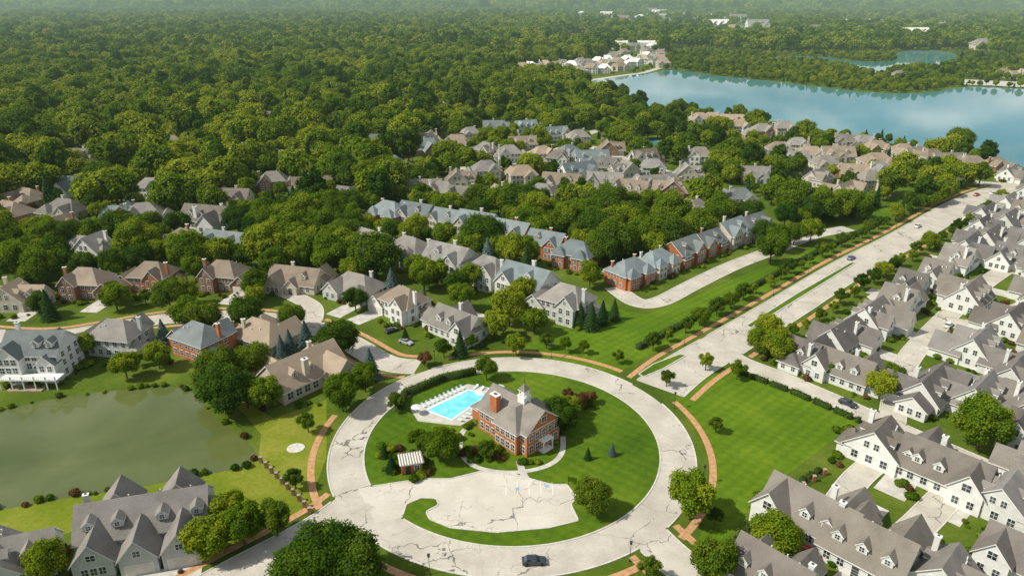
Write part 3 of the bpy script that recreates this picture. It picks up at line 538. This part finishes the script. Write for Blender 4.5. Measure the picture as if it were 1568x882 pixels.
# ---------------------------------------------------------------- vegetation meshes
bm=bmesh.new(); bmesh.ops.create_icosphere(bm,subdivisions=2,radius=1); ICO_V=np.array([v.co[:] for v in bm.verts]); ICO_F=np.array([tuple(v.index for v in f.verts) for f in bm.faces]); bm.free()
def leaf_quads(rng,P,N,ls):
    n=len(P); r=rng.normal(size=(n,3)); t=np.cross(N,r); t/=np.linalg.norm(t,axis=1)[:,None]+1e-9; b=np.cross(N,t)
    s=(ls*rng.uniform(.6,1.3,n))[:,None]; k=rng.uniform(.55,1,n)[:,None]
    return np.stack([P+t*s*.5,P+b*s*.5*k,P-t*s*.5,P-b*s*.5*k],1).reshape(-1,3)
class FM:
    def __init__(s): s.v=[];s.f=[];s.m=[];s.t=[];s.o=0
    def add(s,v,f,m,t):
        v=np.asarray(v,float); f=np.asarray(f,int); s.v.append(v); s.f.append(f+s.o); s.m.append(np.full(len(f),m)); s.t.append(np.broadcast_to(np.asarray(t,float),(len(v),))); s.o+=len(v)
    def build(s,name,mats):
        me=bpy.data.meshes.new(name); V=np.concatenate(s.v); me.vertices.add(len(V)); me.vertices.foreach_set('co',V.ravel())
        lv=np.concatenate([f.ravel() for f in s.f]); sz=np.concatenate([np.full(len(f),f.shape[1]) for f in s.f]); st=np.concatenate([[0],np.cumsum(sz)[:-1]])
        me.loops.add(len(lv)); me.loops.foreach_set('vertex_index',lv.astype(np.int32)); me.polygons.add(len(sz)); me.polygons.foreach_set('loop_start',st.astype(np.int32))
        for m in mats: me.materials.append(m)
        me.polygons.foreach_set('material_index',np.concatenate(s.m).astype(np.int32)); me.update(calc_edges=True)
        at=me.attributes.new('tint','FLOAT','POINT'); at.data.foreach_set('value',np.concatenate(s.t)); me.validate(); return me
Q=lambda n:np.arange(4*n).reshape(n,4)
def tube(a,b,r0,r1,n=6):
    a=np.array(a,float);b=np.array(b,float);d=b-a;d=d/np.linalg.norm(d); u=np.cross(d,[.3,.9,.1]);u/=np.linalg.norm(u);w=np.cross(d,u)
    v=[]
    for c,r in((a,r0),(b,r1)):
        for i in range(n): t=2*math.pi*i/n; v.append(c+u*r*math.cos(t)+w*r*math.sin(t))
    return v,[(i,(i+1)%n,n+(i+1)%n,n+i) for i in range(n)]
def decid(name,seed,H,Rr,nl,ls,nlobe,lm_):
    rng=np.random.default_rng(seed); B=FM()
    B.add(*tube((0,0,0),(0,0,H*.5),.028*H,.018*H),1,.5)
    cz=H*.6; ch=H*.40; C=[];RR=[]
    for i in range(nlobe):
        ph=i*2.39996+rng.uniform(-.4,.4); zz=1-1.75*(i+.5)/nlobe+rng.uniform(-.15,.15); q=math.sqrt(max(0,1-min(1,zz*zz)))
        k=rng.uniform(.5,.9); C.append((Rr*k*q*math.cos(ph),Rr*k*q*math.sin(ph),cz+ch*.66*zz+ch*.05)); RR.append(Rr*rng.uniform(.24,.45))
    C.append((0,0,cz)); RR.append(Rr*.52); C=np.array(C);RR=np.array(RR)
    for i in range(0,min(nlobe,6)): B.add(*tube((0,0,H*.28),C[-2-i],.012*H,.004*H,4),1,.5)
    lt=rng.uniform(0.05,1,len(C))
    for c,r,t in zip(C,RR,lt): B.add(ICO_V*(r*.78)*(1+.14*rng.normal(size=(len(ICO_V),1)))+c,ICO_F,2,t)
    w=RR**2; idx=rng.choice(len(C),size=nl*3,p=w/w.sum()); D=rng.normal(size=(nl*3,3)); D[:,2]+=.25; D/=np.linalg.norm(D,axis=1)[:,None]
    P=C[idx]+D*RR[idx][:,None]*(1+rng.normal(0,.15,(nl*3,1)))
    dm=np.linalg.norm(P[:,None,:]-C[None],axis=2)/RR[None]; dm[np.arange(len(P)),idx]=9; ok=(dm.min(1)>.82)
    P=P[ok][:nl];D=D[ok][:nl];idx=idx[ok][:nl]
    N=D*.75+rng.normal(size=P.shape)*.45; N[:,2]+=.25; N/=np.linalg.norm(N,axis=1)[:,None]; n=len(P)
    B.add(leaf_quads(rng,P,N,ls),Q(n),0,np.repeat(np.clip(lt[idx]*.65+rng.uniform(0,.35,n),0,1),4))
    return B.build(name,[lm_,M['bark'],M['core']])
def spruce(name,seed,H,Rr,nl,ls,lm_):
    rng=np.random.default_rng(seed); B=FM()
    B.add(*tube((0,0,0),(0,0,H*.97),.02*H,.003*H),1,.5)
    n=14
    for k in range(n):
        z0=H*(.06+.86*k/n); r=Rr*(1-k/n)**.85; m=9
        vv=[(0,0,z0+H*.14)]+[(r*.72*(1+.22*rng.normal())*math.cos(2*math.pi*i/m+k),r*.72*(1+.2*rng.normal())*math.sin(2*math.pi*i/m+k),z0) for i in range(m)]
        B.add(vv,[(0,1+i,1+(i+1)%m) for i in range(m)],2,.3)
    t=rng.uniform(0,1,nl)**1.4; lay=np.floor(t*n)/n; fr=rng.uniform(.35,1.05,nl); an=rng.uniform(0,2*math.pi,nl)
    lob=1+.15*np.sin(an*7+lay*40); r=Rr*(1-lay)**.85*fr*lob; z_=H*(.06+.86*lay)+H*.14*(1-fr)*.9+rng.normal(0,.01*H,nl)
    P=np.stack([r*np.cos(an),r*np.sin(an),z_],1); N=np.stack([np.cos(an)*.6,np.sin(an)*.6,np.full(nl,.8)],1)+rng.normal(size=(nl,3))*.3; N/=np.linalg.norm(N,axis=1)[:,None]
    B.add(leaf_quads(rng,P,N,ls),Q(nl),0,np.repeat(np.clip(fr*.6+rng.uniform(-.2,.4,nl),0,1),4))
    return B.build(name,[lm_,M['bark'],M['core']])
NEAR=[decid('maple_a',1,11,5.2,7500,.46,15,M['leaf']),decid('maple_b',2,12,5.0,7500,.46,18,M['leaf']),decid('oak',3,12,6.0,8500,.48,21,M['leafd']),decid('maple_c',4,10,4.6,6500,.44,14,M['leaf']),decid('oak_b',5,13,5.4,8000,.46,20,M['leaf']),decid('linden',6,10,4.2,6000,.42,13,M['leafd'])]
YOUNG=[decid('young_a',11,6.2,2.3,2200,.36,9,M['leaf']),decid('young_b',12,6.8,2.5,2400,.36,10,M['leafd'])]
SPR=[spruce('spruce_a',21,11,2.9,5200,.42,M['needle']),spruce('spruce_b',22,10,2.7,5200,.42,M['needleb'])]
COPPER=decid('copper',31,4.5,2.0,1600,.34,8,M['leafr'])
MID=bpy.data.collections.new('mid_trees'); FAR=bpy.data.collections.new('far_trees'); SHR=bpy.data.collections.new('shrubs')
for i in range(9):
    MID.objects.link(bpy.data.objects.new('mid_tree',decid('mid%d'%i,30+i,[13,12,15,13,12,16,11,14,13][i],[5.4,6.4,5.0,5.8,6.8,4.6,5.5,6.2,5.0][i],2300,.9,14+i,M['leafd'] if i in(2,5) else M['leaf'])))
MID.objects.link(bpy.data.objects.new('mid_tree',spruce('midspruce',41,14,3.2,1500,.8,M['needle'])))
for i in range(7): FAR.objects.link(bpy.data.objects.new('far_tree',decid('far%d'%i,50+i,[13,12,15,13,16,11,13][i],[6.3,5.6,6.0,6.8,5.0,6.6,6.2][i],460,1.9,9+i,M['leafd'] if i in(2,4) else M['leaf'])))
def bush(name,seed,r,m_):
    rng=np.random.default_rng(seed); B=FM()
    B.add(ICO_V*np.array([r,r,r*.8])*.85*(1+.08*rng.normal(size=(len(ICO_V),1)))+np.array([0,0,r*.55]),ICO_F,1,.4)
    n=260; D=rng.normal(size=(n,3)); D[:,2]=abs(D[:,2]); D/=np.linalg.norm(D,axis=1)[:,None]; P=D*np.array([r,r,r*.8])*(1+rng.normal(0,.08,(n,1)))+np.array([0,0,r*.5])
    N=D+rng.normal(size=(n,3))*.4;N/=np.linalg.norm(N,axis=1)[:,None]; B.add(leaf_quads(rng,P,N,.32),Q(n),0,np.repeat(rng.uniform(0,1,n),4))
    return B.build(name,[m_,M['core']])
for i in range(5): SHR.objects.link(bpy.data.objects.new('shrub',bush('bush%d'%i,70+i,.9,[M['leaf'],M['leafd'],M['leaf'],M['leafd'],M['leafr']][i])))
def scatter(name,X,Y,sc,coll,nvar):
    n=len(X); me=bpy.data.meshes.new(name); me.vertices.add(n); co=np.zeros((n,3)); co[:,0]=X;co[:,1]=Y; me.vertices.foreach_set('co',co.ravel())
    a=me.attributes.new('rz','FLOAT','POINT'); a.data.foreach_set('value',RNG.uniform(0,6.283,n)); a=me.attributes.new('sc','FLOAT','POINT'); a.data.foreach_set('value',np.asarray(sc,float))
    a=me.attributes.new('ix','INT','POINT'); a.data.foreach_set('value',RNG.integers(0,nvar,n).astype(np.int32))
    o=obj(name,me); ng=bpy.data.node_groups.new(name,'GeometryNodeTree'); ng.interface.new_socket('Geometry',in_out='INPUT',socket_type='NodeSocketGeometry'); ng.interface.new_socket('Geometry',in_out='OUTPUT',socket_type='NodeSocketGeometry')
    N=ng.nodes; L=ng.links; gi=N.new('NodeGroupInput'); go=N.new('NodeGroupOutput'); ip=N.new('GeometryNodeInstanceOnPoints'); ci=N.new('GeometryNodeCollectionInfo'); ci.inputs['Collection'].default_value=coll; ci.inputs['Separate Children'].default_value=True; ci.inputs['Reset Children'].default_value=True
    def na(nm,t):
        q=N.new('GeometryNodeInputNamedAttribute'); q.data_type=t; q.inputs['Name'].default_value=nm; return q.outputs[0]
    cb=N.new('ShaderNodeCombineXYZ'); L.new(na('rz','FLOAT'),cb.inputs[2]); L.new(gi.outputs[0],ip.inputs['Points']); L.new(ci.outputs[0],ip.inputs['Instance']); ip.inputs['Pick Instance'].default_value=True
    L.new(na('ix','INT'),ip.inputs['Instance Index']); L.new(cb.outputs[0],ip.inputs['Rotation']); L.new(na('sc','FLOAT'),ip.inputs['Scale']); L.new(ip.outputs[0],go.inputs[0])
    md=o.modifiers.new('scatter','NODES'); md.node_group=ng; return o
# ---------------------------------------------------------------- tree placement
TREES=[(335,600,11),(380,625,11),(350,635,12),(410,630,11),(390,580,10),(525,630,10),(560,600,8),(780,500,12),(800,470,12),(760,520,11),(670,440,12),(700,455,11),(650,445,11),(745,582,8),(606,630,5.5),(640,688,6),(680,704,8),(655,700,6.5),(745,704,5),(855,660,8),(870,640,7),(1055,795,12),(905,785,7),(505,895,11),(475,905,10),(540,905,10),(1090,895,11),(1185,850,9),(320,855,10),(375,835,9),(425,820,9),(355,810,8),(1495,690,12),(1175,525,9),(1190,555,9),(1160,540,8),(195,580,9),(245,565,8),(545,478,10),(380,505,10),(65,485,10),(180,475,9),(262,475,10),(285,470,9),(510,420,15),(400,395,16),(215,400,16),(440,385,16),(480,405,15),(530,405,14),(130,550,8),(915,405,11),(1080,567,6),(1020,592,5),(790,545,8),(865,540,6),(680,548,6),(1270,582,6),(1345,612,9),(1365,600,9),(80,885,8),(560,225,17),(30,430,15),(0,400,15),(470,360,16),(500,345,16),(980,380,12),(1000,372,12),(940,362,13),(960,352,13),(905,352,13),(1020,352,12),(1465,235,15),(940,335,13),(1190,385,11),(1215,375,11),(1240,372,12),(1170,375,10),(560,300,16),(590,285,15),(540,285,15),(160,300,16),(190,300,15),(230,280,16),(290,290,15),(330,270,16),(720,445,10),(640,430,10),(450,505,8),(70,440,13),(420,430,11),(180,430,11),(300,430,10)]
SPRUCE=[(568,580,11,1),(445,540,9,1),(470,530,10,1),(253,528,10,1),(888,500,9,0),(905,505,10,0),(922,497,9,0),(940,490,8,0),(705,545,9,0),(600,722,5,0),(588,700,4,0),(432,545,8,1),(70,480,9,0),(900,703,3.5,0),(937,697,4,1),(1475,450,8,0),(395,440,10,0),(650,470,8,1)]
placed=[]
def tree(x,y,H,kind=None,name='maple_tree'):
    if kind is None:
        me=random.choice(NEAR if H>6.9 else YOUNG); h0=11.5 if H>6.9 else 6.5
    else: me=SPR[kind]; h0=11; name='spruce_tree' if kind==0 else 'blue_spruce_tree'
    if kind is None and H<=6.9: name='young_tree'
    s=H/h0; obj(name,me,(x,y,0),random.uniform(0,6.28),(s*random.uniform(.92,1.12),s*random.uniform(.92,1.12),s)); placed.append((x,y))
for u,v_,H in TREES: x,y=G((u,v_)); tree(x,y,H)
for u,v_,H,k in SPRUCE: x,y=G((u,v_)); tree(x,y,H,k)
for u,v_ in((885,625),(905,618),(868,612),(1462,520),(395,458),(650,560)): x,y=G((u,v_)); obj('copper_beech_tree',COPPER,(x,y,0),random.uniform(0,6),random.uniform(.7,1.1))
for off,step,H in((13.2,9,5.6),(-12.6,9,5.6)):
    q=resample(offset(R['boulevard'][0],off),step); m=road_mask(q,None,2)
    for i,(p_,mm) in enumerate(zip(q,m)):
        if i>1 and not mm: tree(p_[0]+random.uniform(-1,1),p_[1]+random.uniform(-1,1),H*random.uniform(.7,1.35))
for a in list(range(52,112,13))+[175,200,232,-60,-35,5]:
    q=(CX+50*math.cos(math.radians(a)),CY+50*math.sin(math.radians(a)))
    if not road_inside(*q,marg=2): tree(*q,random.uniform(4,5.5))
def grid(x0,x1,y0,y1,s,jit=.45,clip=.8,c0=60):
    X,Y=np.meshgrid(np.arange(x0,x1,s),np.arange(y0,y1,s)); X=X.ravel()+RNG.uniform(-jit*s,jit*s,X.size); Y=Y.ravel()+RNG.uniform(-jit*s,jit*s,Y.size)
    k=np.abs(X)<clip*Y+c0; return X[k],Y[k]
def free(X,Y,hm=1.0,rm=3.5,far=False):
    ok=np.ones(X.shape,bool)
    if not far:
        for k,(p,w) in R.items(): ok&=seg_dist(X,Y,p)>w/2+rm
        ok&=np.hypot(X-CX,Y-CY)>RO+5; ok&=seg_dist(X,Y,POND+[POND[0]])>4
    y0,y1=Y.min()-40,Y.max()+40
    for x,y,r in HOUSES:
        if y0<y<y1: ok&=~((((X-x)/(r+2.0*hm))**2+((Y-y+2.5)/(r+3.6*hm))**2)<1)
    ok&=seg_dist(X,Y,LAKE+[LAKE[0]])>5
    for pl in(POND,LAKE,LAKE2,LAKE3,POND2,FIELD,STRIP,STRIP2,BANK,FARF,STRAND): ok&=~inpoly(X,Y,pl)
    return ok
def yards(X,Y,depth,wf=.95):
    m=np.zeros(X.shape,bool); y1=Y.max()+60; y0=Y.min()-10
    for x,y,r in HOUSES:
        if not(y0<y<y1): continue
        L=math.hypot(x,y); dx,dy=-x/L,-y/L; al=(X-x)*dx+(Y-y)*dy; pe=np.abs((X-x)*dy-(Y-y)*dx); m|=(al>-6)&(al<depth)&(pe<r*wf)
    return m
rightc=lambda X,Y:((X-63.9)*.68-(Y-199.5)*.73)>0
X,Y=grid(-260,330,70,330,7.8,clip=.78,c0=24); ok=free(X,Y,.9,4)
rc=rightc(X,Y)&(X>20); pr=np.where(rc,.2,np.where(Y<250,.42,.8)); ok&=RNG.uniform(size=X.shape)<pr
ok&=~((X>-40)&(X<70)&(Y<105)); yd=yards(X,Y,22,.8)
for x,y,r_,q in zip(X[ok],Y[ok],rc[ok],yd[ok]):
    if min((math.hypot(x-a,y-b) for a,b in placed),default=99)<5: continue
    H=random.uniform(4,7.3) if (r_ or q) else (random.uniform(7,11.5) if y<250 else random.uniform(10,16.5))
    tree(x,y,H,random.choice((0,0,1)) if random.random()<.08 else None)
X,Y=grid(-1100,1200,330,1250,8.8); ok=free(X,Y,.8,2.5)
rc=rightc(X,Y)&(Y<440)&(X>20); cent=(X>-60)&(Y<640)&(X<.75*Y)&~inpoly(X,Y,LAKE); yd=yards(X,Y,34,.75); sp_=inpoly(X,Y,SPIT); t1=inpoly(X,Y,TOWN1)
pr=np.where(rc,.2,np.where(cent,.86,.92)); pr=np.where(yd,.5,pr); pr=np.where(t1,.12,pr); ok&=RNG.uniform(size=X.shape)<pr
r1=RNG.uniform(size=X.shape); sc=np.where(cent,.5+.65*r1**1.4,.75+.95*r1**1.7); sc=np.where(yd,.35+.35*r1,sc); sc=np.where(sp_,.35+.35*r1,sc); sc=np.where(t1,.4,sc)
scatter('forest_trees',X[ok],Y[ok],sc[ok],MID,10)
X,Y=grid(-3000,3000,1250,3600,13); ok=free(X,Y,1,0,True)
for tp in(TOWN1,TOWN2,TOWN3): ok&=~(inpoly(X,Y,tp)&(RNG.uniform(size=X.shape)<.9))
sc=np.where(inpoly(X,Y,SPIT),.4,.9+1.1*RNG.uniform(size=X.shape)**2); scatter('distant_forest_trees',X[ok],Y[ok],sc[ok],FAR,7)
X,Y=grid(-10500,10500,3600,13000,42); scatter('horizon_forest_trees',X,Y,RNG.uniform(2.0,4.4,len(X)),FAR,7)
sp=[]
for x,y,r in HOUSES:
    if y>420: continue
    for k in range(26):
        a=random.uniform(0,6.283); rr=r*random.uniform(.85,1.15); sp.append((x+rr*math.cos(a),y+rr*math.sin(a)))
for q in resample(POND,2.2):
    if random.random()<.5: sp.append((q[0]+random.uniform(-.6,.6),q[1]+random.uniform(-.6,.6)))
m=road_mask(sp,None,.8); sp=[q for q,k in zip(sp,m) if not k]
for k in range(80):
    u,v_=random.choice(((650,672),(745,690),(690,662),(620,700),(850,655),(720,700),(890,615),(600,690))); sp.append(G((u+random.uniform(-25,25),v_+random.uniform(-10,12))))
scatter('garden_shrubs',*arr(sp),[random.uniform(.45,1.3) for _ in sp],SHR,5)
def hedge(name,pts,w,h,dens=26,gap=None):
    rng=np.random.default_rng(len(pts)*7+int(w*10)); B=FM()
    for a,b in zip(pts,pts[1:]):
        a=np.array(a);b=np.array(b);L=np.linalg.norm(b-a)
        if L<.5: continue
        segs=[(0,L)] if not gap else [(s,min(s+gap[0],L)) for s in np.arange(0,L,gap[0]+gap[1])]
        d=(b-a)/L; nn=np.array([-d[1],d[0]])
        for s0,s1 in segs:
            n=int((s1-s0)*dens*(w+2*h)/3)
            if n<4: continue
            c=[a+d*s+nn*o for s,o in((s0,-w*.4),(s1,-w*.4),(s1,w*.4),(s0,w*.4))]
            B.add([(q[0],q[1],0) for q in c]+[(q[0],q[1],h*.88) for q in c],[(4,5,6,7),(0,1,5,4),(1,2,6,5),(2,3,7,6),(3,0,4,7)],1,.3)
            s=rng.uniform(s0-.1,s1+.1,n); t=rng.uniform(0,w+2*h,n); P=[];N=[]
            for si,t_ in zip(s,t):
                if t_<h: q,zz,no=-w/2,t_,(-nn[0],-nn[1],.2)
                elif t_<h+w: q,zz,no=t_-h-w/2,h,(0,0,1)
                else: q,zz,no=w/2,t_-h-w,(nn[0],nn[1],.2)
                pt=a+d*si+nn*q; P.append((pt[0],pt[1],zz)); N.append(no)
            P=np.array(P)+rng.normal(0,.08,(n,3)); N=np.array(N)+rng.normal(0,.45,(n,3)); N/=np.linalg.norm(N,axis=1)[:,None]
            B.add(leaf_quads(rng,P,N,.34),Q(n),0,np.repeat(rng.uniform(0,.9,n),4))
    return obj(name,B.build(name,[M['leafd'],M['core']]))
hedge('hedge',GP([(1122,568),(1215,603),(1316,647)]),1.4,1.5,gap=(4.6,1.1))
hedge('hedge',GP([(1255,722),(1185,765),(1120,838)]),1.2,1.3,gap=(1.6,1.2))
hedge('hedge',GP([(612,628),(620,606),(680,582),(728,572)]),1.8,2.0)
hedge('hedge',resample(offset(R['boulevard'][0],16.5)[8:44],12),1.8,1.7,14,gap=(3,.8))
hedge('hedge',GP([(585,720),(640,722)]),.8,.8)
def fence(pts,step,name,wall='brick'):
    pb=PB(); q=resample(pts,step)
    for x,y in q: pb.box('walls',x,y,0,.6,.6,1.5); pb.box('cap',x,y,1.5,.75,.75,.12)
    for (x,y),(a,b) in zip(q,q[1:]):
        v,f=ribbon([(x,y),(a,b)],.08,1.1,.12); pb.add('metal',v,f); v,f=ribbon([(x,y),(a,b)],.08,.4,.1); pb.add('metal',v,f)
    e=bpy.data.objects.new(name,None); link(e)
    for part,(vv,ff) in pb.p.items(): obj(part,mesh_from(name+part,vv,ff,M[{'walls':wall,'cap':'wood','metal':'metal'}[part]]),parent=e)
fence(GP([(400,708),(430,738),(460,768),(482,795)]),2.6,'brick_pier_fence','brickd')
fence(GP([(1262,727),(1190,772),(1128,842)]),4,'brick_pier_fence','brick')
# ---------------------------------------------------------------- cars
def carmesh(name,pm):
    prof=[(-2.3,.35),(-2.32,.75),(-2.2,.95),(-1.2,1.02),(1.0,1.0),(2.05,.82),(2.3,.62),(2.32,.35)]
    V_=[];F_=[];mi=[]
    w=.9
    sec=[[(x,y,z_+dz) for x,z_ in prof] for y,dz in((-w,-.06),(-w*.86,0),(w*.86,0),(w,-.06))]
    for s in sec: V_.extend(s)
    for j in range(3):
        for i in range(7): F_.append((j*8+i,j*8+i+1,(j+1)*8+i+1,(j+1)*8+i)); mi.append(0)
    for y in(-w,w): o=len(V_); V_.extend([(x,y,z_-.06) for x,z_ in prof]); F_.append(tuple(range(o,o+8))); mi.append(0)
    lo=[(-1.9,.97),(1.05,.98)]; hi=[(-1.35,1.46),(.35,1.48)]
    o=len(V_); V_.extend([(lo[0][0],-.8,lo[0][1]),(lo[1][0],-.8,lo[1][1]),(lo[1][0],.8,lo[1][1]),(lo[0][0],.8,lo[0][1]),(hi[0][0],-.64,hi[0][1]),(hi[1][0],-.64,hi[1][1]),(hi[1][0],.64,hi[1][1]),(hi[0][0],.64,hi[0][1])])
    F_.extend([tuple(o+i for i in q) for q in((0,1,5,4),(1,2,6,5),(2,3,7,6),(3,0,4,7))]); mi.extend([1]*4)
    o=len(V_); V_.extend([(hi[0][0]-.05,-.66,hi[0][1]+.02),(hi[1][0]+.05,-.66,hi[1][1]+.02),(hi[1][0]+.05,.66,hi[1][1]+.02),(hi[0][0]-.05,.66,hi[0][1]+.02)]); F_.append((o,o+1,o+2,o+3)); mi.append(0)
    for x in(-1.45,1.4):
        for y in(-.86,.86):
            o=len(V_); n=14
            for yy in(y-.11,y+.11): V_.extend([(x+.34*math.cos(2*math.pi*i/n),yy,.34+.34*math.sin(2*math.pi*i/n)) for i in range(n)])
            F_.extend([(o+i,o+(i+1)%n,o+n+(i+1)%n,o+n+i) for i in range(n)]+[tuple(range(o,o+n)),tuple(range(o+n,o+2*n))]); mi.extend([2]*(n+2))
    for y in(-.62,.62):
        o=len(V_); V_.extend([(2.33,y-.2,.6),(2.33,y+.2,.6),(2.2,y+.2,.75),(2.2,y-.2,.75)]); F_.append((o,o+1,o+2,o+3)); mi.append(3)
        o=len(V_); V_.extend([(-2.34,y-.2,.7),(-2.34,y+.2,.7),(-2.27,y+.2,.9),(-2.27,y-.2,.9)]); F_.append((o,o+1,o+2,o+3)); mi.append(4)
    me=bpy.data.meshes.new(name); me.from_pydata(V_,[],F_)
    for m in(pm,M['glass'],M['rubber'],M['paint'],M['brick']): me.materials.append(m)
    me.polygons.foreach_set('material_index',mi); me.update(); return me
CM={k:carmesh('car_'+k,M['car_'+k]) for k in('dark','white','blue','silver','red')}
for u,v_,a,k in((818,862,3,'dark'),(1303,397,43,'blue'),(622,526,-35,'silver'),(510,578,60,'dark'),(1240,850,-47,'red'),(1452,500,43,'white'),(1405,348,43,'white'),(945,436,30,'silver'),(1298,620,-50,'dark'),(600,508,40,'dark'),(1500,440,40,'silver'),(1495,300,35,'red'),(1520,298,35,'white')):
    x,y=G((u,v_)); obj('car',CM[k],(x,y,.06),math.radians(a))
pb=PB(); pb.box('metal',-.8,0,0,.12,.12,1.9); pb.box('metal',.8,0,0,.12,.12,1.9); pb.box('metal',0,0,.8,2.0,.08,1.2)
x,y=G((876,742)); obj('entrance_sign',mesh_from('sign',*pb.p['metal'],M['leafd']),(x,y,0),-.3)
pb=PB(); v,f=tube((0,0,0),(0,0,4.2),.07,.05); pb.add('m',[tuple(q) for q in v],f); pb.box('m',0,0,4.2,.4,.4,.5); pb.box('m',0,0,4.7,.55,.55,.08); pb.box('m',0,0,0,.3,.3,.4)
lamp=mesh_from('lamp',*pb.p['m'],M['metal'])
for a in(20,75,120,160,210,250,300,340):
    q=(CX+44.6*math.cos(math.radians(a)),CY+44.6*math.sin(math.radians(a)))
    if not road_inside(*q,marg=.5): obj('street_lamp',lamp,(q[0],q[1],0))
for q in resample(offset(R['boulevard'][0],8.2),28)[1:]: obj('street_lamp',lamp,(q[0],q[1],0))
# ---------------------------------------------------------------- light, sky, camera
el=math.radians(47); sv=Vector((-.93,-.22,0)).normalized()*math.cos(el)+Vector((0,0,math.sin(el)))
ld=bpy.data.lights.new('sun','SUN'); ld.energy=5.0; ld.angle=math.radians(.5); ld.color=(1,.94,.82); so=bpy.data.objects.new('sun',ld); so.rotation_euler=sv.to_track_quat('Z','Y').to_euler(); link(so)
W=bpy.data.worlds.new('World'); S.world=W; W.use_nodes=True; nt=W.node_tree; bg=nt.nodes['Background']
sky=nt.nodes.new('ShaderNodeTexSky'); sky.sky_type='NISHITA'; sky.sun_disc=False; sky.sun_elevation=el; sky.sun_rotation=math.atan2(sv.x,sv.y)%(2*math.pi)
tc=nt.nodes.new('ShaderNodeTexCoord'); mp=nt.nodes.new('ShaderNodeMapping'); mp.inputs['Scale'].default_value=(1,1,3); nt.links.new(tc.outputs['Generated'],mp.inputs[0])
cl=ramp(nt,noise(nt,4.2,6,mp.outputs[0],.6),[(.44,(0,0,0)),(.60,(1,1,1))])
nt.links.new(mix(nt,cl,sky.outputs[0],(10,10,9.8)),bg.inputs[0]); bg.inputs[1].default_value=.09
cd=bpy.data.cameras.new('camera'); cd.sensor_width=36; cd.lens=36*1100/1568; cd.clip_start=1; cd.clip_end=40000
co=bpy.data.objects.new('camera',cd); co.location=(0,0,100); co.rotation_euler=(math.radians(90-22.52),0,0); link(co); S.camera=co
